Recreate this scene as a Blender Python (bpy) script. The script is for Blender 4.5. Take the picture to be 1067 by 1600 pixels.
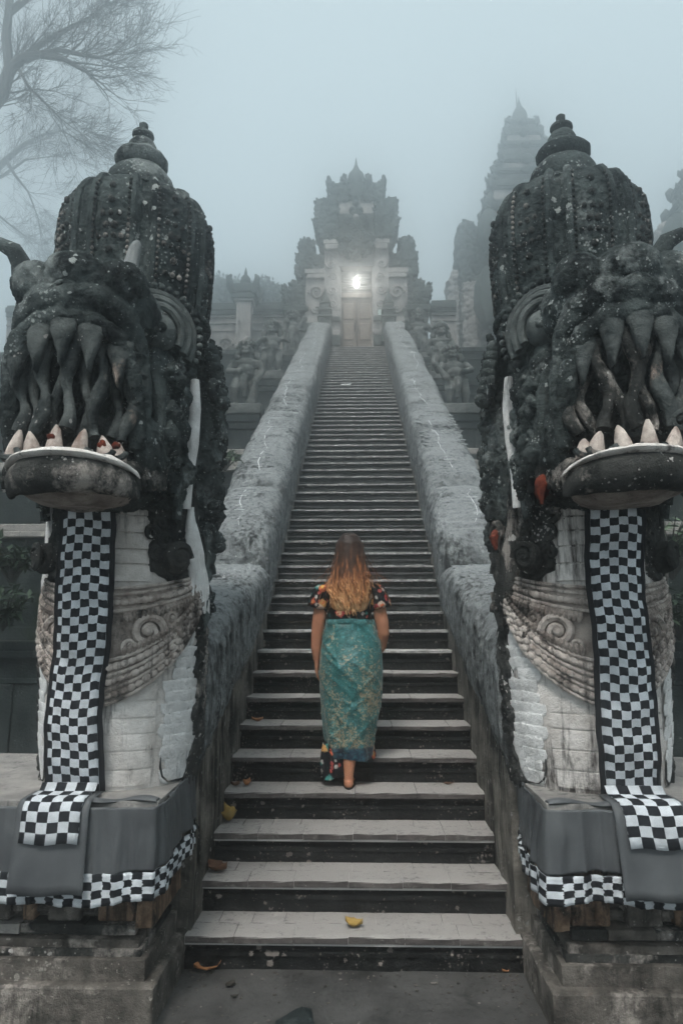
import bpy, bmesh, math, random
import numpy as np
from mathutils import Vector, Matrix

for o in list(bpy.data.objects):
    bpy.data.objects.remove(o, do_unlink=True)
S = bpy.context.scene
COL = S.collection

# ------------------------------------------------------------------ camera
F_PX, PITCH, YAW = 1087.0, 0.1643, -0.0263
CAM = Vector((0.045, 0.0, 1.771))
cd = bpy.data.cameras.new('camera')
cam = bpy.data.objects.new('camera', cd)
COL.objects.link(cam)
cam.location = CAM
cam.rotation_euler = (math.pi / 2 + PITCH, 0, -YAW)
cd.sensor_fit = 'VERTICAL'
cd.sensor_height = 36
cd.lens = F_PX / 1600 * 36
cd.clip_start = 0.05
cd.clip_end = 600
S.camera = cam

# ------------------------------------------------------------------ light
S.view_settings.view_transform = 'Standard'
S.view_settings.look = 'None'
S.view_settings.gamma = 1.0
S.view_settings.exposure = 1.5
S.view_settings.use_curve_mapping = False
SUN_EL, SUN_AZ = math.radians(57), math.radians(196)
w = bpy.data.worlds.new('World')
S.world = w
w.use_nodes = True
nt = w.node_tree
nt.nodes.clear()
sky = nt.nodes.new('ShaderNodeTexSky')
sky.sky_type = 'NISHITA'
sky.sun_disc = False
sky.sun_elevation = SUN_EL
sky.sun_rotation = SUN_AZ
sky.dust_density = 4.0
sky.air_density = 1.0
mixn = nt.nodes.new('ShaderNodeMix')
mixn.data_type = 'RGBA'
mixn.inputs[0].default_value = 0.96          # an even sheet of cloud over most of the sky
mixn.inputs[7].default_value = (1.95, 2.30, 2.40, 1)
bg = nt.nodes.new('ShaderNodeBackground')
bg.inputs[1].default_value = 0.12
wo = nt.nodes.new('ShaderNodeOutputWorld')
nt.links.new(sky.outputs[0], mixn.inputs[6])
nt.links.new(mixn.outputs[2], bg.inputs[0])
nt.links.new(bg.outputs[0], wo.inputs[0])
sl = bpy.data.lights.new('sun', 'SUN')
sl.energy = 1.5
sl.angle = math.radians(14)
sl.color = (1.0, 0.96, 0.9)
sun = bpy.data.objects.new('sun', sl)
COL.objects.link(sun)
sun.rotation_euler = (math.pi / 2 - SUN_EL, 0, math.pi - SUN_AZ)
HAZE_DENSITY = 0.035
HAZE_ANISO = 0.93
S.cycles.use_denoising = True
S.cycles.volume_bounces = 2
S.cycles.max_bounces = 6
S.cycles.diffuse_bounces = 3

# ------------------------------------------------------------------ numbers shared by everything
Z1, RUN, RISE, NSTEP, HALF = 3.948, 0.287, 0.175, 61, 0.86
def line(y):                                   # height of the nosing line of the stairs
    return (y - Z1) / RUN * RISE + RISE
TOPZ = NSTEP * RISE
TOPY = Z1 + (NSTEP - 1) * RUN

def at(px, py, Y):                             # a point of the photograph at a known depth
    v = Vector(((px - 533.5) / F_PX, 1.0, (800 - py) / F_PX))
    c, s = math.cos(PITCH), math.sin(PITCH)
    v = Vector((v.x, c * v.y - s * v.z, s * v.y + c * v.z))
    c, s = math.cos(YAW), math.sin(YAW)
    v = Vector((c * v.x + s * v.y, -s * v.x + c * v.y, v.z))
    return CAM + v * (Y / v.y)

# ------------------------------------------------------------------ noise
def _h(ix, iy, iz, seed):
    n = (ix.astype(np.int64) * 374761393 + iy.astype(np.int64) * 668265263 + iz.astype(np.int64) * 2147483647 + seed * 144665) & 0xffffffff
    n = ((n ^ (n >> 13)) * 1274126177) & 0xffffffff
    n = ((n ^ (n >> 16)) * 2246822519) & 0xffffffff
    return ((n ^ (n >> 15)) & 0xffff) / 32767.5 - 1.0

def vnoise(P, seed=0):
    i = np.floor(P).astype(np.int64)
    f = P - i
    f = f * f * (3 - 2 * f)
    r = 0
    for dx in (0, 1):
        for dy in (0, 1):
            for dz in (0, 1):
                wgt = (f[:, 0] if dx else 1 - f[:, 0]) * (f[:, 1] if dy else 1 - f[:, 1]) * (f[:, 2] if dz else 1 - f[:, 2])
                r = r + wgt * _h(i[:, 0] + dx, i[:, 1] + dy, i[:, 2] + dz, seed)
    return r

def fbm(P, freq, octs=3, seed=0):
    r, a, t = 0, 1.0, 0
    for k in range(octs):
        r = r + a * vnoise(P * freq + 17.3 * k, seed + k)
        t += a
        a *= 0.5
        freq *= 2.1
    return r / t

# ------------------------------------------------------------------ mesh collector
class G:
    def __init__(s):
        s.v, s.f, s.uv = [], [], None

    def add(s, vs, fs):
        b = len(s.v)
        s.v.extend([tuple(p) for p in vs])
        s.f.extend([tuple(b + i for i in q) for q in fs])
        return s

    def box(s, lo, hi, taper=(1, 1), mat=None):
        cx, cy = (lo[0] + hi[0]) / 2, (lo[1] + hi[1]) / 2
        vs = []
        for z, t in ((lo[2], (1, 1)), (hi[2], taper)):
            for x, y in ((lo[0], lo[1]), (hi[0], lo[1]), (hi[0], hi[1]), (lo[0], hi[1])):
                vs.append(Vector((cx + (x - cx) * t[0], cy + (y - cy) * t[1], z)))
        if mat is not None:
            vs = [mat @ p for p in vs]
        return s.add(vs, [(3, 2, 1, 0), (4, 5, 6, 7), (0, 1, 5, 4), (1, 2, 6, 5), (2, 3, 7, 6), (3, 0, 4, 7)])

    def loft(s, rings, closed=True, caps=True):
        n = len(rings[0])
        vs = [p for r in rings for p in r]
        fs = []
        m = n if closed else n - 1
        for k in range(len(rings) - 1):
            for i in range(m):
                j = (i + 1) % n
                fs.append((k * n + i, k * n + j, (k + 1) * n + j, (k + 1) * n + i))
        if caps and closed:
            fs.append(tuple(reversed(range(n))))
            fs.append(tuple((len(rings) - 1) * n + i for i in range(n)))
        return s.add(vs, fs)

    def tube(s, path, rad, n=8, flat=None):
        path = [Vector(p) for p in path]
        if not hasattr(rad, '__len__'):
            rad = [rad] * len(path)
        rings = []
        t0 = (path[1] - path[0]).normalized()
        ref = Vector((0, 0, 1)) if abs(t0.z) < 0.9 else Vector((0, 1, 0))
        a = t0.cross(ref).normalized()
        for i, p in enumerate(path):
            t = (path[min(i + 1, len(path) - 1)] - path[max(i - 1, 0)]).normalized()
            a = (a - t * a.dot(t))
            a = a.normalized() if a.length > 1e-6 else t.orthogonal().normalized()
            b = t.cross(a)
            fa, fb = flat if flat else (1, 1)
            rings.append([p + (a * math.cos(2 * math.pi * k / n) * fa + b * math.sin(2 * math.pi * k / n) * fb) * rad[i] for k in range(n)])
        return s.loft(rings)

    def ball(s, c, r, nu=16, nv=10, rot=None):
        c = Vector(c)
        if not hasattr(r, '__len__'):
            r = (r, r, r)
        vs, fs = [], []
        R = rot or Matrix.Identity(3)
        vs.append(c + R @ Vector((0, 0, -r[2])))
        for k in range(1, nv):
            ph = -math.pi / 2 + math.pi * k / nv
            for i in range(nu):
                th = 2 * math.pi * i / nu
                vs.append(c + R @ Vector((r[0] * math.cos(ph) * math.cos(th), r[1] * math.cos(ph) * math.sin(th), r[2] * math.sin(ph))))
        vs.append(c + R @ Vector((0, 0, r[2])))
        for i in range(nu):
            j = (i + 1) % nu
            fs.append((0, 1 + j, 1 + i))
            for k in range(nv - 2):
                fs.append((1 + k * nu + i, 1 + k * nu + j, 1 + (k + 1) * nu + j, 1 + (k + 1) * nu + i))
            fs.append((1 + (nv - 2) * nu + i, 1 + (nv - 2) * nu + j, len(vs) - 1))
        return s.add(vs, fs)

    def lathe(s, c, prof, n=24, sx=1, sy=1, lobes=0, amp=0):
        rings = []
        for r, z in prof:
            ring = []
            for i in range(n):
                th = 2 * math.pi * i / n
                rr = r * (1 + amp * abs(math.cos(lobes * th / 2)) - amp * .5 if lobes else 1)
                ring.append((c[0] + rr * sx * math.cos(th), c[1] + rr * sy * math.sin(th), c[2] + z))
            rings.append(ring)
        return s.loft(rings)

    def prism(s, outline, axis, a, b):
        """extrude an outline of (p, q) pairs along axis 'x' or 'y' from a to b"""
        n = len(outline)
        if axis == 'x':
            vs = [(a, p, q) for p, q in outline] + [(b, p, q) for p, q in outline]
        else:
            vs = [(p, a, q) for p, q in outline] + [(p, b, q) for p, q in outline]
        fs = [tuple(reversed(range(n))), tuple(range(n, 2 * n))]
        fs += [(i, (i + 1) % n, n + (i + 1) % n, n + i) for i in range(n)]
        return s.add(vs, fs)

    def spiral(s, c, ax, ay, turns, r0, tr, n=26, nt=6, grow=0.0):
        c, ax, ay = Vector(c), Vector(ax), Vector(ay)
        nrm = ax.cross(ay).normalized()
        pth, rad = [], []
        for k in range(n):
            t = k / (n - 1)
            r = r0 * (1 - 0.85 * t)
            a = turns * 2 * math.pi * t
            pth.append(c + ax * r * math.cos(a) + ay * r * math.sin(a) + nrm * grow * t)
            rad.append(tr * (1 - 0.35 * t))
        return s.tube(pth, rad, nt)

    def mesh(s, name, bevel=0, remesh=0, disp=None, smooth=True, angle=40, recalc=True, sub=0, tri=True):
        me = bpy.data.meshes.new(name)
        me.from_pydata(s.v, [], s.f)
        me.update()
        if bevel or recalc or sub:
            bm = bmesh.new()
            bm.from_mesh(me)
            if sub:
                bmesh.ops.subdivide_edges(bm, edges=bm.edges[:], cuts=sub, use_grid_fill=True)
            if bevel:
                bmesh.ops.recalc_face_normals(bm, faces=bm.faces[:])
                ed = [e for e in bm.edges if len(e.link_faces) == 2 and e.calc_face_angle(0) > 0.6]
                bmesh.ops.bevel(bm, geom=ed, offset=bevel, segments=1, profile=0.6, affect='EDGES', clamp_overlap=True)
            bmesh.ops.recalc_face_normals(bm, faces=bm.faces[:])
            bm.to_mesh(me)
            bm.free()
        if remesh:
            ob = bpy.data.objects.new('tmp', me)
            COL.objects.link(ob)
            md = ob.modifiers.new('r', 'REMESH')
            md.mode = 'VOXEL'
            md.voxel_size = remesh
            dg = bpy.context.evaluated_depsgraph_get()
            me2 = bpy.data.meshes.new_from_object(ob.evaluated_get(dg))
            bpy.data.objects.remove(ob, do_unlink=True)
            bpy.data.meshes.remove(me)
            me = me2
            me.name = name
        if disp:
            displace(me, *disp)
        if smooth and len(me.polygons):
            me.polygons.foreach_set('use_smooth', [True] * len(me.polygons))
            if angle < 180 and not remesh:
                me.set_sharp_from_angle(angle=math.radians(angle))
        me.update()
        return me

def worley(P, seed=0):
    """distance to the nearest and second nearest of jittered points"""
    i = np.floor(P).astype(np.int64)
    f1 = np.full(len(P), 9.0)
    f2 = np.full(len(P), 9.0)
    for dx in (-1, 0, 1):
        for dy in (-1, 0, 1):
            for dz in (-1, 0, 1):
                cx, cy, cz = i[:, 0] + dx, i[:, 1] + dy, i[:, 2] + dz
                q = np.stack([cx + .5 + .5 * _h(cx, cy, cz, seed), cy + .5 + .5 * _h(cx, cy, cz, seed + 31), cz + .5 + .5 * _h(cx, cy, cz, seed + 67)], 1)
                d = np.sqrt(((P - q) ** 2).sum(1))
                f2 = np.minimum(f2, np.maximum(f1, d))
                f1 = np.minimum(f1, d)
    return f1, f2

def carve(me, amp, freq, seed=0, stretch=(1, 1, 1), warp=.35, yfade=None):
    """chiselled leaf-and-curl relief: raised cells with cut grooves between them and a ring cut in each"""
    n = len(me.vertices)
    co = np.empty(n * 3)
    me.vertices.foreach_get('co', co)
    co = co.reshape(-1, 3)
    no = np.empty(n * 3, dtype=np.float32)
    me.vertex_normals.foreach_get('vector', no)
    no = no.reshape(-1, 3)
    P = co * np.array(stretch) * freq
    P = P + warp * np.stack([vnoise(P * .9, seed + 5), vnoise(P * .9, seed + 6), vnoise(P * .9, seed + 7)], 1)
    f1, f2 = worley(P, seed)
    edge = np.clip((f2 - f1) / .20, 0, 1)
    d = edge * edge * (3 - 2 * edge) - .45 * np.exp(-((f1 - .30) / .07) ** 2) - .35
    if yfade:
        d = d * np.clip((co[:, 1] - yfade[0]) / (yfade[1] - yfade[0]), 0, 1)
    co = co + no * (d * amp)[:, None]
    me.vertices.foreach_set('co', co.ravel())
    me.update()

def displace(me, amp, freq, octs=3, seed=0, stretch=(1, 1, 1), ridged=False):
    n = len(me.vertices)
    co = np.empty(n * 3)
    me.vertices.foreach_get('co', co)
    co = co.reshape(-1, 3)
    no = np.empty(n * 3, dtype=np.float32)
    me.vertex_normals.foreach_get('vector', no)
    no = no.reshape(-1, 3)
    d = fbm(co * np.array(stretch), freq, octs, seed)
    if ridged:
        d = 0.5 - np.abs(d) * 2
    co = co + no * (d * amp)[:, None]
    me.vertices.foreach_set('co', co.ravel())
    me.update()

# ------------------------------------------------------------------ objects, parts
ORG = {}
def thing(name, label, cat, loc, group=None):
    o = bpy.data.objects.new(name, None)
    o.empty_display_size = 0.1
    o.location = loc
    COL.objects.link(o)
    ORG[o.name] = Vector(loc)
    o['label'] = label
    o['category'] = cat
    if group:
        o['group'] = group
    return o

def root_org(o):
    while o.parent:
        o = o.parent
    return ORG.get(o.name, Vector((0, 0, 0)))

def part(name, g, mat, parent, label=None, kind=None, **kw):
    me = g if isinstance(g, bpy.types.Mesh) else g.mesh(name, **kw)
    if parent:
        me.transform(Matrix.Translation(-root_org(parent)))
    o = bpy.data.objects.new(name, me)
    COL.objects.link(o)
    o.parent = parent
    if mat:
        me.materials.append(mat)
    if label:
        o['label'] = label
    if kind:
        o['kind'] = kind
    return o

def piece(name, me, parent, M):
    """an object that shares a mesh; M is its world matrix"""
    o = bpy.data.objects.new(name, me)
    COL.objects.link(o)
    o.parent = parent
    o.matrix_local = Matrix.Translation(-root_org(parent)) @ M if parent else M
    return o

def solo(name, g, mat, label, cat, loc=(0, 0, 0), group=None, **kw):
    me = g if isinstance(g, bpy.types.Mesh) else g.mesh(name, **kw)
    me.transform(Matrix.Translation(-Vector(loc)))
    o = bpy.data.objects.new(name, me)
    o.location = loc
    COL.objects.link(o)
    ORG[o.name] = Vector(loc)
    me.materials.append(mat)
    o['label'] = label
    o['category'] = cat
    if group:
        o['group'] = group
    return o

def struct(name, g, mat, **kw):
    me = g if isinstance(g, bpy.types.Mesh) else g.mesh(name, **kw)
    o = bpy.data.objects.new(name, me)
    COL.objects.link(o)
    me.materials.append(mat)
    o['kind'] = 'structure'
    return o

def basis(c, x, y, z, s=1.0):
    m = Matrix.Identity(4)
    for i, a in enumerate((x, y, z)):
        a = Vector(a) * s
        m[0][i], m[1][i], m[2][i] = a.x, a.y, a.z
    m[0][3], m[1][3], m[2][3] = c[0], c[1], c[2]
    return m

# ------------------------------------------------------------------ materials
def mat_new(name, rough=0.85):
    m = bpy.data.materials.new(name)
    m.use_nodes = True
    n = m.node_tree.nodes
    b = n['Principled BSDF']
    b.inputs['Roughness'].default_value = rough
    b.inputs['Specular IOR Level'].default_value = 0.08
    return m, m.node_tree, b

def N(t, typ, **kw):
    n = t.nodes.new(typ)
    for k, v in kw.items():
        setattr(n, k, v)
    return n

def ramp(t, src, p0, p1, c0=(0, 0, 0, 1), c1=(1, 1, 1, 1)):
    r = N(t, 'ShaderNodeValToRGB')
    r.color_ramp.elements[0].position = p0
    r.color_ramp.elements[1].position = p1
    r.color_ramp.elements[0].color = c0
    r.color_ramp.elements[1].color = c1
    t.links.new(src, r.inputs[0])
    return r.outputs[0]

def mix(t, fac, a, b):
    m = N(t, 'ShaderNodeMix', data_type='RGBA')
    for s, v in ((0, fac), (6, a), (7, b)):
        if isinstance(v, (int, float)):
            m.inputs[s].default_value = v
        elif isinstance(v, (tuple, list)):
            m.inputs[s].default_value = (*v[:3], 1)
        else:
            t.links.new(v, m.inputs[s])
    return m.outputs[2]

def math_n(t, op, a, b=0.0, clamp=False):
    m = N(t, 'ShaderNodeMath', operation=op, use_clamp=clamp)
    for s, v in ((0, a), (1, b)):
        if isinstance(v, (int, float)):
            m.inputs[s].default_value = v
        else:
            t.links.new(v, m.inputs[s])
    return m.outputs[0]

def pos_scaled(t, scale=(1, 1, 1), shift=(0, 0, 0)):
    g = N(t, 'ShaderNodeNewGeometry')
    mp = N(t, 'ShaderNodeMapping')
    mp.inputs['Scale'].default_value = scale
    mp.inputs['Location'].default_value = shift
    t.links.new(g.outputs['Position'], mp.inputs[0])
    return mp.outputs[0]

def noise(t, vec, scale, detail=4, rough=0.6):
    n = N(t, 'ShaderNodeTexNoise')
    n.inputs['Scale'].default_value = scale
    n.inputs['Detail'].default_value = detail
    n.inputs['Roughness'].default_value = rough
    t.links.new(vec, n.inputs['Vector'])
    return n.outputs['Fac']

def stone(name, a, b, speck=0.0, speck_col=(.5, .5, .48), streak=0.0, streak_col=(.02, .02, .02), tint=0.0, tint_col=(.3, .12, .06),
          bump=0.6, scale=6.0, cover=None, cover_amt=0.5, rough=0.88, bscale=38, sscale=16, up=None, pits=None, up_rng=(0.5, 0.85)):
    """weathered stone: two tones, lichen specks, running stains, patches of another coat"""
    m, t, bs = mat_new(name, rough)
    p = pos_scaled(t)
    n1 = noise(t, p, scale, 6, 0.65)
    col = mix(t, ramp(t, n1, 0.36, 0.66), a, b)
    if cover is not None:
        n4 = noise(t, pos_scaled(t, (1, 1, .7), (3, 1, 7)), scale * .55, 8, 0.72)
        col = mix(t, ramp(t, n4, 1 - cover_amt - .04, 1 - cover_amt + .05), col, cover)
    if up is not None:        # paler on faces that point up; moss does not keep to trodden treads
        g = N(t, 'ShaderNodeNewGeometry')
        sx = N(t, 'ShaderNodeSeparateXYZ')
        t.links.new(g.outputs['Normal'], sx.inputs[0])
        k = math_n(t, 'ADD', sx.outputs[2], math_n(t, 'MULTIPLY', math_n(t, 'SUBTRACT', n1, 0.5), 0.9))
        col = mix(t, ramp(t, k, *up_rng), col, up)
    if pits:                  # small dark pock marks and hairline dirt
        n8 = noise(t, p, 26, 6, .75)
        n9 = noise(t, p, 2.6, 3, .6)
        k = math_n(t, 'ADD', math_n(t, 'MULTIPLY', n8, .72), math_n(t, 'MULTIPLY', n9, .28))
        col = mix(t, ramp(t, k, .385, .46, (1, 1, 1, 1), (0, 0, 0, 1)), col, pits)
    if tint:
        n2 = noise(t, pos_scaled(t, (1, 1, .6), (9, 4, 2)), scale * .5, 5, 0.6)
        col = mix(t, ramp(t, n2, 1 - tint - .03, 1 - tint + .12), col, tint_col)
    if streak:
        n3 = noise(t, pos_scaled(t, (9, 9, .7), (1, 5, 3)), 2.2, 5, 0.7)
        n3b = noise(t, p, 2.3, 3, 0.5)
        k = math_n(t, 'ADD', math_n(t, 'MULTIPLY', n3, .6), math_n(t, 'MULTIPLY', n3b, .4))
        col = mix(t, ramp(t, k, 1 - streak - .05, 1 - streak + .06), col, streak_col)
    if speck:
        vo = N(t, 'ShaderNodeTexVoronoi')
        vo.inputs['Scale'].default_value = sscale
        t.links.new(mix(t, 0.06, p, N(t, 'ShaderNodeTexNoise').outputs[1]) if False else p, vo.inputs['Vector'])
        n5 = noise(t, p, 3.4, 5, 0.72)
        n6 = noise(t, p, 90.0, 2, 0.5)
        thr = math_n(t, 'MULTIPLY', math_n(t, 'SUBTRACT', n5, 0.62 - speck * .22), 1.5)
        d = math_n(t, 'ADD', vo.outputs['Distance'], math_n(t, 'MULTIPLY', math_n(t, 'SUBTRACT', n6, .5), .35))
        k = math_n(t, 'SUBTRACT', thr, d)
        col = mix(t, ramp(t, k, -0.06, 0.02), col, speck_col)
        vo2 = N(t, 'ShaderNodeTexVoronoi')
        vo2.inputs['Scale'].default_value = sscale * 2.7
        t.links.new(p, vo2.inputs['Vector'])
        n7 = noise(t, pos_scaled(t, (1, 1, 1), (4, 9, 1)), 4.5, 5, 0.75)
        thr2 = math_n(t, 'MULTIPLY', math_n(t, 'SUBTRACT', n7, 0.60 - speck * .18), 1.9)
        k2 = math_n(t, 'SUBTRACT', thr2, math_n(t, 'ADD', vo2.outputs['Distance'], math_n(t, 'MULTIPLY', math_n(t, 'SUBTRACT', n6, .5), .5)))
        col = mix(t, math_n(t, 'MULTIPLY', ramp(t, k2, -0.05, 0.05), .8), col, speck_col)
    t.links.new(col, bs.inputs['Base Color'])
    if bump:
        nb = noise(t, p, bscale, 6, 0.7)
        nb2 = noise(t, p, bscale * 4.2, 3, 0.6)
        bp = N(t, 'ShaderNodeBump')
        bp.inputs['Strength'].default_value = bump
        bp.inputs['Distance'].default_value = 0.03
        t.links.new(math_n(t, 'ADD', nb, math_n(t, 'MULTIPLY', nb2, .35)), bp.inputs['Height'])
        t.links.new(bp.outputs[0], bs.inputs['Normal'])
    return m

def plain(name, c, rough=0.7, spec=0.25, bump=0, bscale=60, var=0.0):
    m, t, b = mat_new(name, rough)
    b.inputs['Specular IOR Level'].default_value = spec
    p = pos_scaled(t)
    if var:
        n1 = noise(t, p, 9, 5, .6)
        lo = tuple(x * (1 - var) for x in c[:3])
        hi = tuple(min(1, x * (1 + var)) for x in c[:3])
        t.links.new(mix(t, ramp(t, n1, .3, .7), lo, hi), b.inputs['Base Color'])
    else:
        b.inputs['Base Color'].default_value = (*c[:3], 1)
    if bump:
        bp = N(t, 'ShaderNodeBump')
        bp.inputs['Strength'].default_value = bump
        bp.inputs['Distance'].default_value = 0.004
        t.links.new(noise(t, p, bscale, 4, .6), bp.inputs['Height'])
        t.links.new(bp.outputs[0], b.inputs['Normal'])
    return m

BLACK = stone('black_lichen_stone', (.006, .008, .009), (.088, .104, .102), speck=.88, speck_col=(.34, .36, .35), streak=.34, streak_col=(.006, .008, .008), bump=.9, scale=5, cover=(.20, .22, .215), cover_amt=.41, sscale=19, bscale=30)
ARC = stone('grey_arc_stone', (.05, .058, .058), (.15, .165, .16), speck=.5, bump=.6, scale=9)
BLACK2 = stone('black_mouth_stone', (.018, .023, .024), (.13, .142, .138), speck=.5, speck_col=(.4, .38, .36), bump=.8, scale=7, cover=(.33, .26, .22), cover_amt=.36)
DARKMIX = stone('dark_stained_stone', (.014, .016, .016), (.07, .07, .066), speck=.75, speck_col=(.5, .48, .46), streak=.42, streak_col=(.01, .011, .011), bump=.9, scale=6, cover=(.4, .36, .33), cover_amt=.42, tint=.22, tint_col=(.16, .07, .04))
CROWN = stone('black_crown_stone', (.006, .009, .010), (.075, .092, .090), speck=.86, speck_col=(.32, .34, .33), bump=.9, scale=4, cover=(.19, .21, .205), cover_amt=.41, bscale=28)
PALE = stone('pale_limewashed_stone', (.48, .44, .41), (.74, .70, .67), speck=.25, speck_col=(.1, .09, .08), streak=.44, streak_col=(.06, .05, .045), cover=(.10, .085, .078), cover_amt=.37, tint=.34, tint_col=(.36, .20, .14), bump=.5, scale=5)
WHITE = stone('white_limewash', (.55, .54, .53), (.80, .79, .78), streak=.38, streak_col=(.06, .06, .06), bump=.5, scale=7)
CARVED = stone('brown_carved_stone', (.16, .13, .115), (.40, .35, .315), streak=.42, streak_col=(.035, .03, .027), bump=.5, scale=9, cover=(.03, .028, .026), cover_amt=.40, tint=.25, tint_col=(.26, .14, .09))
BEAD = stone('pale_bead_stone', (.26, .215, .19), (.58, .52, .48), streak=.45, streak_col=(.05, .042, .038), bump=.5, scale=11, cover=(.06, .052, .047), cover_amt=.41)
TOOTH = stone('stained_tooth_stone', (.24, .19, .165), (.60, .53, .48), streak=.42, streak_col=(.12, .06, .045), bump=.4, scale=11)
RED = stone('red_painted_stone', (.05, .011, .008), (.19, .042, .022), bump=.6, scale=14, speck=.4, speck_col=(.05, .02, .02), streak=.4, cover=(.02, .014, .012), cover_amt=.42)
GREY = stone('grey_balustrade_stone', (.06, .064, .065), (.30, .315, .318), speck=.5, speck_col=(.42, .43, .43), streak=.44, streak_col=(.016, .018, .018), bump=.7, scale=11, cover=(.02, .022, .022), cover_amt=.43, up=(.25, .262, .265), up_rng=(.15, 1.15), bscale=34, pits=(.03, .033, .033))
SIDEWALL = stone('rain_streaked_wall', (.055, .052, .046), (.27, .245, .215), streak=.47, streak_col=(.009, .010, .010), speck=.8, speck_col=(.3, .29, .28), bump=.8, scale=5, tint=.24, tint_col=(.13, .085, .045))
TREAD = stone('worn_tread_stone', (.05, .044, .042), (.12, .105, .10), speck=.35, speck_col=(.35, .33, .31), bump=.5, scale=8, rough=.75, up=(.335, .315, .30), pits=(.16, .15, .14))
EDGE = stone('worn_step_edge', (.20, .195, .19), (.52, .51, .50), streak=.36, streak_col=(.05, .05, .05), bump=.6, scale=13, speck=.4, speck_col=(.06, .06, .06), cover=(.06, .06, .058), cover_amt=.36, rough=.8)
MORTAR = plain('pale_mortar', (.45, .44, .42), .9)
RISER = stone('mossy_black_riser', (.006, .007, .007), (.026, .027, .027), speck=.85, speck_col=(.24, .21, .19), bump=.9, scale=9, cover=(.07, .058, .052), cover_amt=.33)
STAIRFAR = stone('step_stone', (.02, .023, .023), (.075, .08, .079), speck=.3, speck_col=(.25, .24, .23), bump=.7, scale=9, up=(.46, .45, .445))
GROUND = stone('grey_concrete', (.045, .044, .043), (.098, .096, .093), bump=.5, scale=3, cover=(.022, .022, .021), cover_amt=.42, speck=.45, speck_col=(.022, .019, .016), rough=.65, pits=(.03, .03, .028))
PLINTH = stone('mossy_plinth_stone', (.055, .050, .045), (.20, .18, .16), streak=.40, streak_col=(.014, .014, .013), speck=.7, speck_col=(.38, .35, .32), bump=.9, scale=8, cover=(.36, .32, .29), cover_amt=.43, tint=.27, tint_col=(.24, .12, .06))
ORANGE = stone('ochre_stained_stone', (.12, .075, .05), (.38, .26, .18), streak=.47, streak_col=(.018, .015, .013), bump=.9, scale=10, cover=(.025, .022, .02), cover_amt=.46, speck=.5, speck_col=(.36, .3, .26))
TEMPLE_DARK = stone('mossy_temple_stone', (.035, .045, .043), (.085, .10, .095), speck=.35, speck_col=(.3, .31, .3), bump=.9, scale=3, bscale=12, sscale=6)
TEMPLE_PALE = stone('pale_temple_stone', (.20, .19, .185), (.42, .40, .385), streak=.42, streak_col=(.10, .10, .095), bump=.8, scale=2.5, bscale=10)
STATUE = stone('grey_green_statue_stone', (.04, .048, .046), (.17, .175, .17), speck=.4, speck_col=(.4, .38, .37), bump=.9, scale=5, cover=(.30, .26, .25), cover_amt=.36, bscale=20)
WALLDARK = stone('dark_terrace_stone', (.016, .022, .023), (.05, .06, .06), speck=.45, speck_col=(.3, .3, .29), bump=.9, scale=4, cover=(.02, .03, .02), cover_amt=.4)
LEDGE = stone('pale_ledge_stone', (.20, .19, .18), (.36, .34, .32), streak=.4, streak_col=(.04, .04, .04), bump=.6, scale=5)

# ------------------------------------------------------------------ cloth materials
def checker_mat(name, nx, ny, border=0.0, a=(.60, .63, .66), b=(.012, .013, .016)):
    m, t, bs = mat_new(name, 0.9)
    bs.inputs['Specular IOR Level'].default_value = 0.1
    uv = N(t, 'ShaderNodeUVMap')
    sx = N(t, 'ShaderNodeSeparateXYZ')
    t.links.new(uv.outputs[0], sx.inputs[0])
    def cell(s, n):
        return math_n(t, 'FLOOR', math_n(t, 'MULTIPLY', s, n))
    wob = N(t, 'ShaderNodeTexNoise')
    wob.inputs['Scale'].default_value = 9
    t.links.new(uv.outputs[0], wob.inputs['Vector'])
    wv = math_n(t, 'MULTIPLY', math_n(t, 'SUBTRACT', wob.outputs['Fac'], .5), .012)
    u = math_n(t, 'ADD', sx.outputs[0], wv)
    v = math_n(t, 'ADD', sx.outputs[1], wv)
    k = math_n(t, 'ABSOLUTE', math_n(t, 'MODULO', math_n(t, 'ADD', cell(u, nx), cell(v, ny)), 2.0))
    weave = noise(t, pos_scaled(t), 420, 2, .5)
    var = noise(t, pos_scaled(t), 9, 3, .5)
    al = tuple(x * .62 for x in a)
    ca = mix(t, ramp(t, var, .3, .7), al, a)
    col = mix(t, k, ca, b)
    t.links.new(col, bs.inputs['Base Color'])
    bp = N(t, 'ShaderNodeBump')
    bp.inputs['Strength'].default_value = .35
    bp.inputs['Distance'].default_value = .002
    t.links.new(weave, bp.inputs['Height'])
    t.links.new(bp.outputs[0], bs.inputs['Normal'])
    return m

GREYCLOTH, _t, _b = mat_new('grey_satin_cloth', .5)
_p = pos_scaled(_t)
_t.links.new(mix(_t, ramp(_t, noise(_t, _p, 5, 4, .6), .3, .7), (.045, .048, .052), (.085, .09, .094)), _b.inputs['Base Color'])
_b.inputs['Specular IOR Level'].default_value = .3
_bp = N(_t, 'ShaderNodeBump')
_bp.inputs['Strength'].default_value = .3
_bp.inputs['Distance'].default_value = .002
_t.links.new(noise(_t, _p, 380, 2, .5), _bp.inputs['Height'])
_t.links.new(_bp.outputs[0], _b.inputs['Normal'])
BLACKCLOTH = plain('black_cloth', (.012, .012, .014), .9, .1, .3, 300)

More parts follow.
